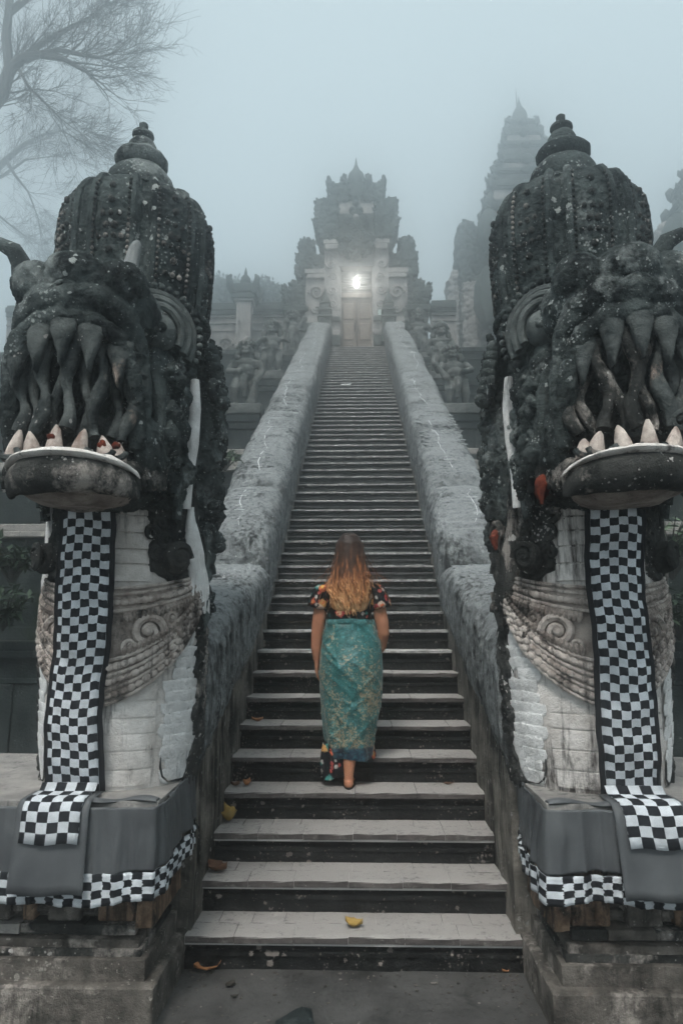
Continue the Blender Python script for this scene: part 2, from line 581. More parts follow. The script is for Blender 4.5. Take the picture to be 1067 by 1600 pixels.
def sheet(name, pts, nu, nv, mat, parent, thick=0.004, label=None):
    """grid of points (nv rows of nu) as a thin solid with UVs over the front"""
    me = bpy.data.meshes.new(name)
    fs = [(r * nu + c, r * nu + c + 1, (r + 1) * nu + c + 1, (r + 1) * nu + c) for r in range(nv - 1) for c in range(nu - 1)]
    me.from_pydata([tuple(p) for p in pts], [], fs)
    uvl = me.uv_layers.new(name='UVMap')
    for li, l in enumerate(me.loops):
        uvl.data[li].uv = ((l.vertex_index % nu) / (nu - 1), (l.vertex_index // nu) / (nv - 1))
    me.polygons.foreach_set('use_smooth', [True] * len(me.polygons))
    o = part(name, me, mat, parent, label)
    md = o.modifiers.new('thickness', 'SOLIDIFY')
    md.thickness = thick
    md.offset = 0
    return o

# ------------------------------------------------------------------ ground, terrain
g = G()
n = 70
xs = np.linspace(-1, 1, n)
gx = np.sign(xs) * np.abs(xs) ** 1.8 * 42
gy = np.concatenate([np.linspace(-8, 2.0, 8), np.linspace(2.3, 4.6, 28), np.linspace(5, 48, 20)])
rng = np.random.RandomState(3)
P = np.array([(x, y, 0) for y in gy for x in gx])
P[:, 2] = fbm(P, 1.3, 4, 5) * .012 - .004
P[np.abs(P[:, 1] - 4.0) < .15, 2] *= .4
g.add(P, [(r * n + c, r * n + c + 1, (r + 1) * n + c + 1, (r + 1) * n + c) for r in range(len(gy) - 1) for c in range(n - 1)])
struct('ground', g, GROUND, recalc=False)

LEVELS = [(7.2, 1.62), (8.3, 3.0), (10.9, 4.4), (14.7, 6.3), (18.5, 8.5), (21.35, TOPZ - .02)]
g = G()
for sx in (-1, 1):
    prof = [(7.2, -.1)]
    z = -.1
    for y, zz in LEVELS:
        prof += [(y + .12, z), (y + .12, zz)]
        z = zz
    prof += [(47, z)]
    prof = prof[1:]
    g.add([(sx * 1.46, y, z) for y, z in prof] + [(sx * 41, y, z) for y, z in prof],
          [(i, i + 1, len(prof) + i + 1, len(prof) + i) for i in range(len(prof) - 1)])
struct('terrain', g, stone('terrace_earth', (.03, .035, .025), (.08, .085, .06), bump=.8, scale=4), smooth=False)
g = G()
g.box((-1.5, TOPY + .2, TOPZ - .6), (1.5, 26, TOPZ - .006))
struct('upper_landing', g, TEMPLE_PALE, bevel=.01)

for i, ((y, zt), zb) in enumerate(zip(LEVELS, [-.05] + [l[1] for l in LEVELS[:-1]])):
    for sx in (-1, 1):
        side = 'left' if sx < 0 else 'right'
        nm = ['lowest', 'second', 'third', 'fourth', 'fifth', 'topmost'][i]
        t = thing('terrace_wall', 'dark mossy %s retaining wall of the terraces %s of the stairs' % (nm, side), 'retaining wall', (sx * 6, y, zb), 'terrace retaining walls')
        x0, x1 = sx * 1.56, sx * 22
        lo, hi = min(x0, x1), max(x0, x1)
        gg = G()
        gg.box((lo, y, zb - .1), (hi, y + .115, zt - .16))
        part('wall_face', gg, WALLDARK, t, smooth=False)
        gg = G()
        gg.box((lo, y - .10, zt - .16), (hi, y + .14, zt - .085))
        gg.box((lo, y - .05, zt - .085), (hi, y + .13, zt + .01))
        part('coping', gg, LEDGE if i in (1, 2) else WALLDARK, t, bevel=.012)
        gg = G()
        gg.box((lo, y - .05, zb - .02), (hi, y + .02, zb + .16))
        gg.box((lo, y - .03, zt - .42), (hi, y + .02, zt - .36))
        part('moulding', gg, WALLDARK, t, bevel=.012)
        k = 0
        x = 1.75
        rr = random.Random(40 + i * 2 + (sx > 0))
        while x < 7:                     # recessed field panels and pilasters of the wall
            wd = rr.uniform(.7, .95)
            gg = G()
            a, b = sorted((sx * x, sx * (x + .16)))
            gg.box((a, y - .035, zb + .16), (b, y + .02, zt - .42))
            part('pilaster', gg, WALLDARK, t, bevel=.01)
            x += wd
# ------------------------------------------------------------------ staircase
st = thing('staircase', 'long straight flight of dark stone steps climbing to the temple gate', 'staircase', (0, Z1, 0))
rnd = random.Random(7)
tile_cache = []
for k in range(6):
    gg = G()
    nx, ny = 6, 3
    gg.box((-.5, -.5, -.5), (.5, .5, .5))
    me = gg.mesh('tile', sub=3, smooth=False)
    co = np.empty(len(me.vertices) * 3)
    me.vertices.foreach_get('co', co)
    co = co.reshape(-1, 3)
    rs_ = np.random.RandomState(k)
    front = co[:, 1] < -.45
    chip = np.clip(fbm(co * np.array([1, 0, 0]) + k * 3.7, 5, 3, k), -.6, 1)
    co[:, 1] += front * np.abs(chip) * .07 * (1 + (co[:, 2] > .4))
    co[:, 2] -= front * (co[:, 2] > .4) * np.abs(chip) * .45
    co += rs_.uniform(-.006, .006, co.shape) * np.array([.2, 1, 2.0])
    me.vertices.foreach_set('co', co.ravel())
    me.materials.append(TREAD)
    tile_cache.append(me)
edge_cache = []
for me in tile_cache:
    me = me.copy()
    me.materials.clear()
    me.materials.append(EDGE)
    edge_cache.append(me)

def step_mesh(k, near):
    """riser with moulded profile, swept across with small wear"""
    z = RISE
    if near:
        prof = [(.035, -.034), (.045, -.05), (.045, -.085), (.028, -.09), (.024, -.108), (.036, -.114), (.034, -.178)]
        nx = 70 if k < 14 else 20
    else:
        prof = [(.0, .0), (.004, -.02), (.006, -.038), (.04, -.046), (.042, -.178)]
        nx = 24 if k < 40 else 8
    y0, zt = Z1 + (k - 1) * RUN, k * RISE
    xs = np.linspace(-HALF - .03, HALF + .03, nx)
    rows = []
    if not near:
        rows.append([(x, y0 + RUN + .05, zt) for x in xs])
    for py, pz in prof:
        rows.append([(x, y0 + py, zt + pz) for x in xs])
    gg = G()
    vs = [p for r in rows for p in r]
    A = np.array(vs)
    w_ = fbm(A * np.array([1, 1, 3]), 5, 3, k) * (.012 if near else .008) + fbm(A, 17, 2, k + 9) * .006
    A[:, 1] += w_ * (A[:, 1] < y0 + RUN)
    A[:, 2] += fbm(A * np.array([1, .2, .2]), 2.2, 3, k + 3) * .006 + fbm(A * np.array([1, .2, .2]), 11, 2, k + 5) * .0035
    gg.add(A, [(r * nx + c, r * nx + c + 1, (r + 1) * nx + c + 1, (r + 1) * nx + c) for r in range(len(rows) - 1) for c in range(nx - 1)])
    return gg

for k in range(1, NSTEP + 1):
    near = True
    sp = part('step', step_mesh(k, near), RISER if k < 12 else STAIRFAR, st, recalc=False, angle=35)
    if near:
        y0, zt = Z1 + (k - 1) * RUN, k * RISE
        # bed under the tiles
        bed = G()
        bed.box((-HALF - .03, y0 + .012, zt - .05), (HALF + .03, y0 + RUN + .06, zt - .0065))
        part('mortar_bed', bed, MORTAR if k < 4 else RISER, sp, smooth=False)
        rows = [(y0 - .004, y0 + .165), (y0 + .169, y0 + RUN + .03)] if k <= 3 else [(y0 - .004, y0 + RUN + .03)]
        for ri, (ya, yb) in enumerate(rows):
            wd = .29 if ri == 0 else .172
            x = -HALF - rnd.uniform(0, .1)
            if k > 3:
                wd = .43 if k < 12 else .6
            while x < HALF:
                ww = wd * rnd.uniform(.9, 1.1)
                xe = min(x + ww, HALF + .02)
                if HALF + .02 - xe < .08:
                    xe = HALF + .02
                xs_ = max(x, -HALF - .02)
                if xe - xs_ > .03:
                    dz = rnd.uniform(-.0012, .0012)
                    Mx = Matrix.Translation(((xs_ + xe) / 2, (ya + yb) / 2 + rnd.uniform(-.005, .005) * (ri == 0), zt - (.018 if k < 9 else .0135) + dz)) @ Matrix.Rotation(rnd.uniform(-.006, .006), 4, 'Z') @ Matrix.Rotation(rnd.uniform(-.0025, .0025), 4, 'Y') @ Matrix.Diagonal((xe - xs_ - .0035, yb - ya, .036 if k < 9 else .026, 1))
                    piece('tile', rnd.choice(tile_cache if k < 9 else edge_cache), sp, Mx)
                x += ww

# chipped nosing of the first step: a broken strip lying in the gap
# ------------------------------------------------------------------ stair side walls and naga-body balustrades
SECT = [(3.98, 6.95, 1.72, 2.44, .96, 1.98), (6.66, 8.4, 2.62, 3.60, 1.78, 2.9)]
for a, b in ((8.02, 11.2), (10.85, 14.0), (13.65, 16.5), (16.1, 19.0), (18.6, 21.3)):
    SECT.append((a, b, line(a) + .84, line(b) + .86, line(a) - .05, line(b) + .05))

def section(sx, i, seed):
    y0, y1, zt0, zt1, zb0, zb1 = SECT[i]
    ny = int((y1 - y0) / (.022 if i < 3 else .05))
    nc = 110 if i < 3 else 48
    xi, xo = (.80 if i == 0 else .83), 1.54
    cx, hw = (xi + xo) / 2, (xo - xi) / 2
    rings = []
    for k in range(ny + 1):
        t = k / ny
        y = y0 + (y1 - y0) * t
        top = zt0 + (zt1 - zt0) * t
        bot = zb0 + (zb1 - zb0) * t
        d = (y - y0)
        nose = min(1, d / .16) if i else 1
        nose = math.sqrt(max(0, 1 - (1 - nose) ** 2))
        tuck = max(0, 1 - (y1 - y) / .45)
        hump = .05 * math.sin(min(1, t * 1.05) * math.pi)
        top = top + hump - (1 - nose) * .20 - tuck * .12
        wv = hw * (1 - .16 * (1 - nose) - .10 * tuck + .02 * math.sin(t * 9 + seed))
        zc, hh = (top + bot) / 2, (top - bot) / 2
        ring = []
        for c in range(nc):
            a = 2 * math.pi * c / nc
            ca, sa = math.cos(a), math.sin(a)
            e = 2 / 4.2
            ring.append((sx * (cx + wv * math.copysign(abs(ca) ** e, ca)), y, zc + hh * math.copysign(abs(sa) ** e, sa)))
        rings.append(ring)
    gg = G()
    gg.loft(rings)
    me = gg.mesh('balustrade_section', recalc=True)
    displace(me, .020, 4.5, 4, seed, (1, 1, 1.2))
    displace(me, .013, 9, 3, seed + 4, (.22, 3.0, 1), True)
    carve(me, .005, 15, seed + 8, (.8, 2.2, 1), .7)
    displace(me, .006, 38, 2, seed + 9)
    n = len(me.vertices)                  # open joints between the masonry courses of the body
    co = np.empty(n * 3)
    me.vertices.foreach_get('co', co)
    co = co.reshape(-1, 3)
    yy = co[:, 1] + .03 * vnoise(co * 3.1, seed) + .10 * (co[:, 2] - line(0))
    f = np.abs((yy / .21) % 1 - .5)
    co[:, 2] -= .016 * np.exp(-((.5 - f) / .045) ** 2)
    me.vertices.foreach_set('co', co.ravel())
    me.update()
    return me

scale_me = []
for k in range(3):
    gg = G()
    rr = random.Random(k)
    out = [(-.5, .42), (-.52, .0), (-.36, -.34), (0, -.55), (.36, -.34), (.52, 0), (.5, .42)]
    out = [(x + rr.uniform(-.05, .05), y + rr.uniform(-.05, .05)) for x, y in out]
    top = [(x * .72, y * .72 - .03, .22 - (.1 if y > .2 else 0)) for x, y in out]
    bot = [(x, y, -.12) for x, y in out]
    mid = [(x, y, .09 - (.1 if y > .2 else 0)) for x, y in out]
    gg.loft([bot, mid, top])
    scale_me.append(gg.mesh('scale', angle=50))

def scales(parent, mat, spots, size, rr, flat=.42):
    ms = []
    for me in scale_me:
        m2 = me.copy()
        m2.materials.clear()
        m2.materials.append(mat)
        ms.append(m2)
    for p, nrm, down in spots:
        z = Vector(nrm).normalized()
        y = -(Vector(down) - z * Vector(down).dot(z)).normalized()
        x = y.cross(z)
        s = size * rr.uniform(.85, 1.15)
        tilt = Matrix.Rotation(rr.uniform(.10, .28), 4, 'X') @ Matrix.Rotation(rr.uniform(-.12, .12), 4, 'Z')
        piece('scale', rr.choice(ms), parent, basis(p, x, y, z) @ tilt @ Matrix.Diagonal((s, s, s * flat, 1)))

WHITEMARK = plain('white_lime_marks', (.66, .67, .67), .9)
for sx in (-1, 1):
    side = 'left' if sx < 0 else 'right'
    rr = random.Random(21 + sx)
    # plain wall that carries the body
    gg = G()
    ny = 300
    rings = []
    for k in range(ny + 1):
        y = 4.0 + (TOPY + .1 - 4.0) * k / ny
        zt = (.98 + (y - 4.0) * .34) if y < 6.8 else line(y) + .22
        zb = -.05 if y < 4.6 else max(-.05, line(y) - .6)
        rings.append([(sx * .858, y, zb + (zt - zb) * j / 24) for j in range(25)] + [(sx * 1.46, y, zt), (sx * 1.46, y, zb)])
    gg.loft(rings)
    wt = thing('stair_wall', 'rain-streaked low side wall under the snake-body balustrade %s of the steps' % side, 'wall', (sx * 1.1, 4.0, 0), 'side walls of the stairs')
    me = gg.mesh('wall_face')
    displace(me, .014, 3.2, 4, 30 + sx)
    displace(me, .008, 14, 3, 33 + sx, (1, 1, .4), True)
    part('wall_face', me, SIDEWALL, wt)
    bt = thing('balustrade', 'broad rough grey snake-body balustrade climbing on the %s of the steps' % side, 'balustrade', (sx * 1.2, 4.0, 1.0), 'snake-body balustrades')
    for i in range(len(SECT)):
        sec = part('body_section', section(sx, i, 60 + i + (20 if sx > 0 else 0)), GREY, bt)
        y0, y1, zt0, zt1 = SECT[i][:4]
        def top(y):
            t = (y - y0) / (y1 - y0)
            tk = max(0, 1 - (y1 - y) / .45)
            return zt0 + (zt1 - zt0) * t + .05 * math.sin(min(1, t * 1.05) * math.pi) - tk * .12
        if i in (0, 2 if sx > 0 else 0):
            ya, yb = (5.0, 6.65) if i == 0 else (9.1, 10.5)
            sp = []
            y, row = ya, 0
            sz = .082
            while y < yb:
                for c in range(6):
                    X = .93 + .105 * c + (.05 if row % 2 else 0) + rr.uniform(-.015, .015)
                    if X < 1.5 and rr.random() < .72:
                        edge = max(0, abs(X - 1.19) - .2)
                        sp.append(((sx * X, y, top(y) - edge * edge * 1.9 - .006), (0, -.45, 1), (0, -1, -.5)))
                y += .085
                row += 1
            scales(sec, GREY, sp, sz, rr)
        # white lime line wandering along the top
        if i >= 1:
            gg = G()
            y = y0 + .25
            X = 1.19 + rr.uniform(-.06, .06)
            pth = []
            while y < min(y1 - .3, y0 + 2.2):
                pth.append((sx * X, y, top(y) + .004))
                if rr.random() < .28 and len(pth) > 1:
                    gg.tube([(sx * (X - rr.uniform(.02, .09)), y, top(y) + .006), (sx * (X + rr.uniform(.02, .12)), y + rr.uniform(-.02, .02), top(y) + .006)], .0045, 5)
                y += rr.uniform(.07, .16)
                X = min(1.32, max(1.06, X + rr.uniform(-.045, .045)))
            if len(pth) > 2:
                gg.tube(pth, [.006 * rr.uniform(.3, 1.3) for _ in pth], 5)
                part('lime_line', gg, WHITEMARK, sec)
    # small spire where the balustrade meets the gate
    p = at(508 if sx < 0 else 607, 520, 21.2)
    mt = thing('balustrade_spire', 'small stone spire at the top end of the %s balustrade beside the door' % side, 'spire', (p.x, 21.2, p.z - .4), 'spires at the stair head')
    gg = G()
    for (r, za, zb) in ((.24, -.4, .15), (.20, .15, .45), (.25, .45, .53), (.18, .53, .7), (.23, .7, .78), (.15, .78, .95), (.18, .95, 1.02)):
        gg.box((p.x - r, 21.2 - r, p.z + za), (p.x + r, 21.2 + r, p.z + zb), (.93, .93))
    part('spire_shaft', gg, TEMPLE_DARK, mt, bevel=.015)
    gg = G()
    gg.lathe((p.x, 21.2, p.z), [(.13, 1.02), (.15, 1.1), (.09, 1.25), (.05, 1.35), (.06, 1.4), (.01, 1.56)], 10)
    part('finial', gg, TEMPLE_DARK, mt)

# ------------------------------------------------------------------ plinths, cloths
X0 = 1.27
for sx in (-1, 1):
    side = 'left' if sx < 0 else 'right'
    rr = random.Random(5 + sx)
    pl = thing('plinth', 'mossy moulded stone plinth under the %s stone serpent' % side, 'plinth', (sx * 1.45, 3.7, 0), 'serpent plinths')
    def slab(inset, z0, z1, nm, mat, tp=(1, 1), inner=None, back=4.6):
        xi = .885 + (inset if inner is None else inner)
        a, b = sorted((sx * xi, sx * (2.35 - inset)))
        gg = G()
        gg.box((a, 3.38 + inset, z0), (b, back, z1), tp)
        me = gg.mesh(nm, sub=18, smooth=False)
        displace(me, .008, 5, 5, rr.randrange(99))
        o = part(nm, me, mat, pl)
        bv = o.modifiers.new('worn_edges', 'BEVEL')
        bv.width = .010
        bv.limit_method = 'ANGLE'
        bv.angle_limit = 1.0
        return o
    slab(0, -.03, .185, 'base_slab', PLINTH)
    slab(.055, .185, .275, 'moulding', PLINTH)
    slab(.085, .275, .305, 'moulding', DARKMIX)
    slab(.10, .305, .34, 'moulding', PLINTH)
    slab(.15, .34, .355, 'moulding', BLACK2)
    xw = .885 + .125
    while xw < 2.2:                        # ledge of separate weathered blocks
        wd = rr.uniform(.16, .34)
        a, b = sorted((sx * xw, sx * min(2.22, xw + wd - .004)))
        gg = G()
        gg.box((a, 3.505 + rr.uniform(-.008, .008), .355), (b, 4.6, .40 + rr.uniform(-.006, .003)))
        me = gg.mesh('ledge_block', sub=7, smooth=False)
        displace(me, .008, 9, 4, rr.randrange(99))
        ob_ = part('ledge_block', me, rr.choice((LEDGE, PLINTH, DARKMIX, PLINTH)), pl)
        xw += wd
    slab(.20, .40, .70, 'die', PLINTH, inner=.10)
    slab(.12, .70, .80, 'moulding', PLINTH)
    slab(.05, .80, .885, 'moulding', PLINTH)
    slab(.012, .885, .972, 'cap_slab', LEDGE)
    for xa, xb in ((1.02, 1.2), (1.28, 1.44), (1.50, 1.56), (1.62, 1.95)):   # panels and uprights of the die
        a, b = sorted((sx * xa, sx * xb))
        gg = G()
        gg.box((a, 3.525, .40), (b, 3.60, .70))
        part('upright', gg, ORANGE if xa < 1.1 or xa == 1.50 else PLINTH, pl, bevel=.008)
        for z in (.43, .48, .53, .58, .63):
            gg = G()
            gg.box((b - (.002 if sx > 0 else .002), 3.54 + .012 * (z * 20 % 2), z), (b + .07, 3.60, z + .036))
            part('course', gg, PLINTH if z < .5 else PALE, pl, bevel=.006)
    gg = G()                              # ochre corner block
    a, b = sorted((sx * .925, sx * 1.0))
    gg.box((a, 3.475, .395), (b, 4.3, .72))
    me = gg.mesh('corner_block', sub=6)
    displace(me, .022, 7, 3, rr.randrange(99))
    part('corner_block', me, ORANGE, pl)

    # grey skirt with checkered hem
    sk = thing('skirt_cloth', 'grey satin cloth with checkered hem wrapped round the %s plinth' % side, 'cloth', (sx * 1.45, 3.4, .75), 'plinth skirt cloths')
    def skirt_path(off, nn, wob, ph):
        """points along the wrap in plan: out along the front, round the corner, back along the stair side"""
        pts = []
        L1, L2 = 2.32 - .905, .66
        for k in range(nn):
            s = k / (nn - 1) * (L1 + L2)
            if s < L1:
                x, y, nx_, ny_ = 2.32 - s, 3.372, 0, -1
                c = max(0, (s - (L1 - .05)) / .05)
                nx_, ny_ = -c * .7, -1 + .3 * c
            else:
                x, y, nx_, ny_ = .905, 3.372 + (s - L1), -1, 0
                c = max(0, 1 - (s - L1) / .05)
                nx_, ny_ = -1 + .3 * c, -c * .7
            fold = wob * (math.sin(s * 17 + ph) * .6 + math.sin(s * 41 + ph * 2 + 2 * math.sin(s * 5)) * .55 + math.sin(s * 7.3 + ph))
            fold += wob * .9 * max(0, math.sin(s * 63 + 3 * math.sin(s * 9 + ph))) ** 3
            pts.append((x + nx_ * (off + fold), y + ny_ * (off + fold), s / (L1 + L2)))
        return pts
    NU, NV = 190, 16
    def wrap(nm, za, zb, mat, o0, o1, nv, w0, w1, ph):
        pts = []
        for r in range(nv):
            t = r / (nv - 1)
            z = za + (zb - za) * t
            for x, y, s in skirt_path(o0 + (o1 - o0) * t, NU, w0 + (w1 - w0) * t, ph):
                sag = (.012 * math.sin(s * 9 + ph) + .006 * math.sin(s * 31 + ph)) * t + (.07 * max(0, (s - .7) / .3) if nm else 0)
                pts.append((sx * x, y, z + sag * (1 if t > 0 else .25)))
        o = sheet(nm, pts, NU, nv, mat, sk, .004)
        displace(o.data, .020, 7, 3, 12 + sx, (1, 1, .3))
        displace(o.data, .006, 19, 2, 15 + sx, (1, 1, .5))
        return o
    hem = checker_mat('hem_checker_' + side, 2.075 / .043, 4)
    wrap('cloth_panel', .955, .679, GREYCLOTH, .022, .036, 26, .006, .015, 1.3 + sx)
    wrap('checkered_hem', .678, .552, hem, .036, .039, 9, .015, .014, 1.3 + sx)
    # crumpled fold that lies on the plinth edge
    gg = G()
    pth, rad = [], []
    for k in range(30):
        t = k / 29
        pth.append((sx * (.90 + .62 * t), 3.40 + .012 * math.sin(t * 9), .975 + .006 * math.sin(t * 13)))
        rad.append(.016 + .006 * math.sin(t * 17))
    gg.tube(pth, rad, 8, flat=(1.4, .7))
    part('cloth_fold', gg, GREYCLOTH, sk)

# ------------------------------------------------------------------ the two stone serpents
def colpar(z):
    zs = [.95, 1.2, 1.6, 1.9, 2.2, 2.55]
    cy = np.interp(z, zs, [3.97, 3.97, 3.96, 3.94, 3.90, 3.86])
    rx = np.interp(z, zs, [.385, .42, .43, .41, .37, .35])
    ry = np.interp(z, zs, [.40, .43, .43, .40, .38, .36])
    return cy, rx, ry

def surf(th, z, off=0.0):
    cy, rx, ry = colpar(z)
    return Vector(((rx + off) * math.sin(th), cy - (ry + off) * math.cos(th), z))

def L(px, py, Y):                    # a point measured on the left serpent -> (u, y, z); u < 0 is the stair side
    p = at(px, py, Y)
    return Vector((-p.x - X0, p.y, p.z))

def both(fn, g, *pts, **kw):
    for s in (1, -1):
        fn(g, s, *pts, **kw)

def mapg(g, sx):
    g.v = [(sx * (X0 + p[0]), p[1], p[2]) for p in g.v]
    return g

def naga(sx):
    side = 'left' if sx < 0 else 'right'
    rr = random.Random(100 + sx)
    sd = 200 + sx * 17
    lab = ('huge black stone serpent with red-stained fangs and a pointed crown left of the stairs' if sx < 0 else
           'huge black stone serpent with pale wavy fangs and an ochre-red cheek right of the stairs')
    R = thing('serpent_statue', lab, 'statue', (sx * X0, 3.95, .972), 'crowned stone serpents at the stair foot')
    def put(nm, g, mat, parent=R, kind=None, **kw):
        d = kw.pop('d', None)
        cv = kw.pop('cv', None)
        me = mapg(g, sx).mesh(nm, **kw)
        if d:
            for q in d:
                displace(me, *q)
        if cv:
            carve(me, *cv)
        return part(nm, me, mat, parent, kind=kind)

    # --- column
    g = G()
    rings = []
    for z in np.linspace(.94, 2.62, 70):
        rings.append([surf(2 * math.pi * k / 90, z) for k in range(90)])
    g.loft(rings)
    colm = put('chest', g, PALE, d=[(.010, 5, 4, sd), (.004, 30, 2, sd + 1)])
    # dark flanks: stained shells of the column behind the belly and beside the neck
    for s in (-1, 1):
        g = G()
        rings = []
        for z in np.linspace(.95, 2.6, 130):
            a0 = np.interp(z, [.95, 1.3, 1.8, 1.95, 2.05, 2.6], [1.25, 1.30, 1.32, .95, .66, .62]) + .05 * math.sin(z * 23) + .03 * math.sin(z * 57 + s)
            a1 = 2.6
            outer = [surf(s * (a0 + (a1 - a0) * k / 48), z, .022 if 0 < k else -.01) for k in range(49)]
            inner = [surf(s * (a1 + (a0 - a1) * k / 8), z, -.03) for k in range(9)]
            rings.append(outer + inner)
        g.loft(rings)
        put('flank', g, DARKMIX, d=[(.018, 7, 4, sd + 5 + s), (.008, 23, 3, sd + 7)], cv=(.014, 13, sd + 6, (1, 1, 1), .6))
    # belly plates
    def plate(z0, z1, half, off):
        g = G()
        na = 14
        rings = []
        for j, (za, o) in enumerate(((z0, -.02), (z0 + .004, off), ((z0 + z1) / 2, off + .003), (z1 - .006, off), (z1, -.02))):
            ring = []
            for k in range(na + 1):
                th = half * (-1 + 2 * k / na)
                ring.append(surf(th, za, o))
            rings.append(ring)
        g.loft(rings, closed=False)
        # side lips
        put('belly_plate', g, PALE, recalc=True, d=[(.003, 22, 2, rr.randrange(999))])
    z = .99
    while z < 1.42:
        h = rr.uniform(.075, .10)
        plate(z, z + h - .001, .70, .006)
        z += h
    z = 2.0
    while z < 2.52:
        h = rr.uniform(.07, .095)
        plate(z, z + h - .001, .60, .012)
        z += h

    # --- collar
    def zc(th, zf, zs):
        q = min(1, abs(th) / 1.45)
        return zf + (zs - zf) * (q ** 1.7)
    TH = np.linspace(-1.55, 1.55, 60)
    def ribbon(nm, zf0, zs0, zf1, zs1, off, mat):
        g = G()
        rings = []
        for th in TH:
            a, b = zc(th, zf0, zs0), zc(th, zf1, zs1)
            rings.append([surf(th, a, -.03), surf(th, a, off), surf(th, a * .66 + b * .34, off + .004), surf(th, a * .34 + b * .66, off + .004), surf(th, b, off), surf(th, b, -.03)])
        g.loft(rings)
        return put(nm, g, mat, d=[(.003, 30, 2, sd)])
    lowb = ribbon('lower_collar', 1.385, 1.915, 1.60, 1.985, .026, CARVED)
    upb = ribbon('upper_collar', 1.84, 2.00, 1.955, 2.06, .028, CARVED)
    field = ribbon('collar_field', 1.60, 1.98, 1.84, 2.01, .012, CARVED)
    bead = G()
    bead.ball((0, 0, 0), (1, 1, 1), 8, 6)
    bead_me = bead.mesh('bead')
    bead_me.materials.append(BEAD)
    for rail, par in (((1.388, 1.915), lowb), ((1.455, 1.935), lowb), ((1.525, 1.955), lowb), ((1.60, 1.985), lowb), ((1.845, 2.0), upb), ((1.93, 2.045), upb), ((1.962, 2.06), upb)):
        g = G()
        g.tube([surf(th, zc(th, *rail), .034) for th in TH], .0095, 7)
        put('rail', g, BEAD, par, d=[(.003, 30, 2, sd)])
    for (zf, zs), step, r, par in (((1.422, 1.925), .078, .0195, lowb), ((1.49, 1.945), .07, .0175, lowb), ((1.563, 1.97), .078, .0195, lowb), ((1.888, 2.022), .075, .019, upb)):
        th = -1.5
        while th < 1.5:
            c = surf(th, zc(th, zf, zs), .036)
            tg = Vector((math.cos(th), math.sin(th), 0))
            tg = Vector((tg.x, tg.y * 1, (zc(th + .03, zf, zs) - zc(th - .03, zf, zs)) / .06 / .42)).normalized()
            nrm = Vector((math.sin(th), -math.cos(th), 0))
            up = nrm.cross(tg)
            f = lambda v: Vector((sx * v.x, v.y, v.z))
            q = rr.uniform(.85, 1.1)
            piece('bead', bead_me, par, basis(f(c) + Vector((sx * X0, 0, 0)), f(tg), f(up), f(nrm)) @ Matrix.Diagonal((r * 1.35 * q, r * q, r * .8, 1)))
            th += step / (1.0 if abs(th) < .9 else .85)
    # scrolls and leaf fringe of the collar field
    for s in (-1, 1):
        for th, zf, r, tn in ((.55, 1.73, .085, 1.6), (.85, 1.80, .055, -1.4), (.82, 1.70, .06, 1.4), (1.12, 1.88, .05, -1.4), (.36, 1.66, .05, -1.3), (1.3, 1.93, .035, 1.3)):
            c = surf(s * th, zf + .02, .03)
            tg = Vector((math.cos(s * th), math.sin(s * th), 0)) * s
            g = G()
            g.spiral(c, tg, Vector((0, 0, 1)), tn, r, r * .27, grow=.0)
            g.ball(c, r * .3, 8, 6)
            put('scroll', g, BEAD if th < .7 else CARVED, field, d=[(.006, 22, 3, sd)])
        g = G()
        for th in np.arange(.30, 1.4, .05):
            for zf, zs, sg in ((1.60, 1.985, 1), (1.845, 2.0, -1)):
                b = surf(s * th, zc(th, zf, zs) + sg * .012, .034)
                e = surf(s * (th + .02), zc(th, zf, zs) + sg * .065 * (1 - .35 * th), .044)
                g.tube([b, (b + e) / 2 + Vector((0, -.004, 0)), e], [.013, .016, .006], 6)
        for q in range(26):
            th = rr.uniform(.7, 1.4)
            zf = rr.uniform(zc(th, 1.60, 1.985) + .05, zc(th, 1.845, 2.0) - .03)
            c = surf(s * th, zf, .022)
            g.spiral(c, Vector((math.cos(s * th), math.sin(s * th), 0)), Vector((0, 0, 1)), rr.choice((-1.1, 1.1)), rr.uniform(.02, .035), .010, 12, 5)
        put('leaf_fringe', g, CARVED, field)
    # scales on the lower flank
    sp = []
    for row in range(14):
        z = 1.02 + row * .056
        wid = np.interp(row, [0, 4, 13], [.26, .46, .36])
        nn = 6
        for s in (-1, 1):
            for k in range(nn):
                th = 1.02 + wid * (k / 5 - .4) + (.045 if row % 2 else 0) + rr.uniform(-.015, .015)
                if zc(th, 1.385, 1.915) - .03 > z and rr.random() < .8:
                    p = surf(s * th, z, .006)
                    f = Vector((sx * (X0 + p.x), p.y, p.z))
                    sp.append((f, (sx * s * math.sin(th), -math.cos(th), 0), (0, 0, -1)))
    scales(colm, WHITE, sp, .078, rr, .26)
    # raised seam round the foot of the scales, running back along the body
    for s in (-1, 1):
        g = G()
        pth = [surf(s * t, z, .008) for t, z in ((.80, 1.12), (.81, 1.07), (.85, 1.02), (.95, .99), (1.15, .985), (1.35, .99))]
        g.tube(pth, [.002, .005, .006, .006, .006, .004], 7)
        put('seam', g, DARKMIX, d=[(.006, 18, 3, sd)])

    # --- head mass (one carved block)
    g = G()
    g.ball((0, 3.78, 3.25), (.37, .40, .55), 28, 18)                       # skull
    g.ball((0, 3.72, 2.72), (.37, .36, .40), 24, 16)                       # throat
    g.ball((0, 3.28, 3.34), (.32, .42, .165), 28, 14)                      # snout
    for u, r, y, z in ((0, .15, 2.985, 3.375), (.20, .12, 3.05, 3.36), (-.20, .12, 3.05, 3.36)):
        g.ball((u, y, z), (r, .15, .115), 20, 12)
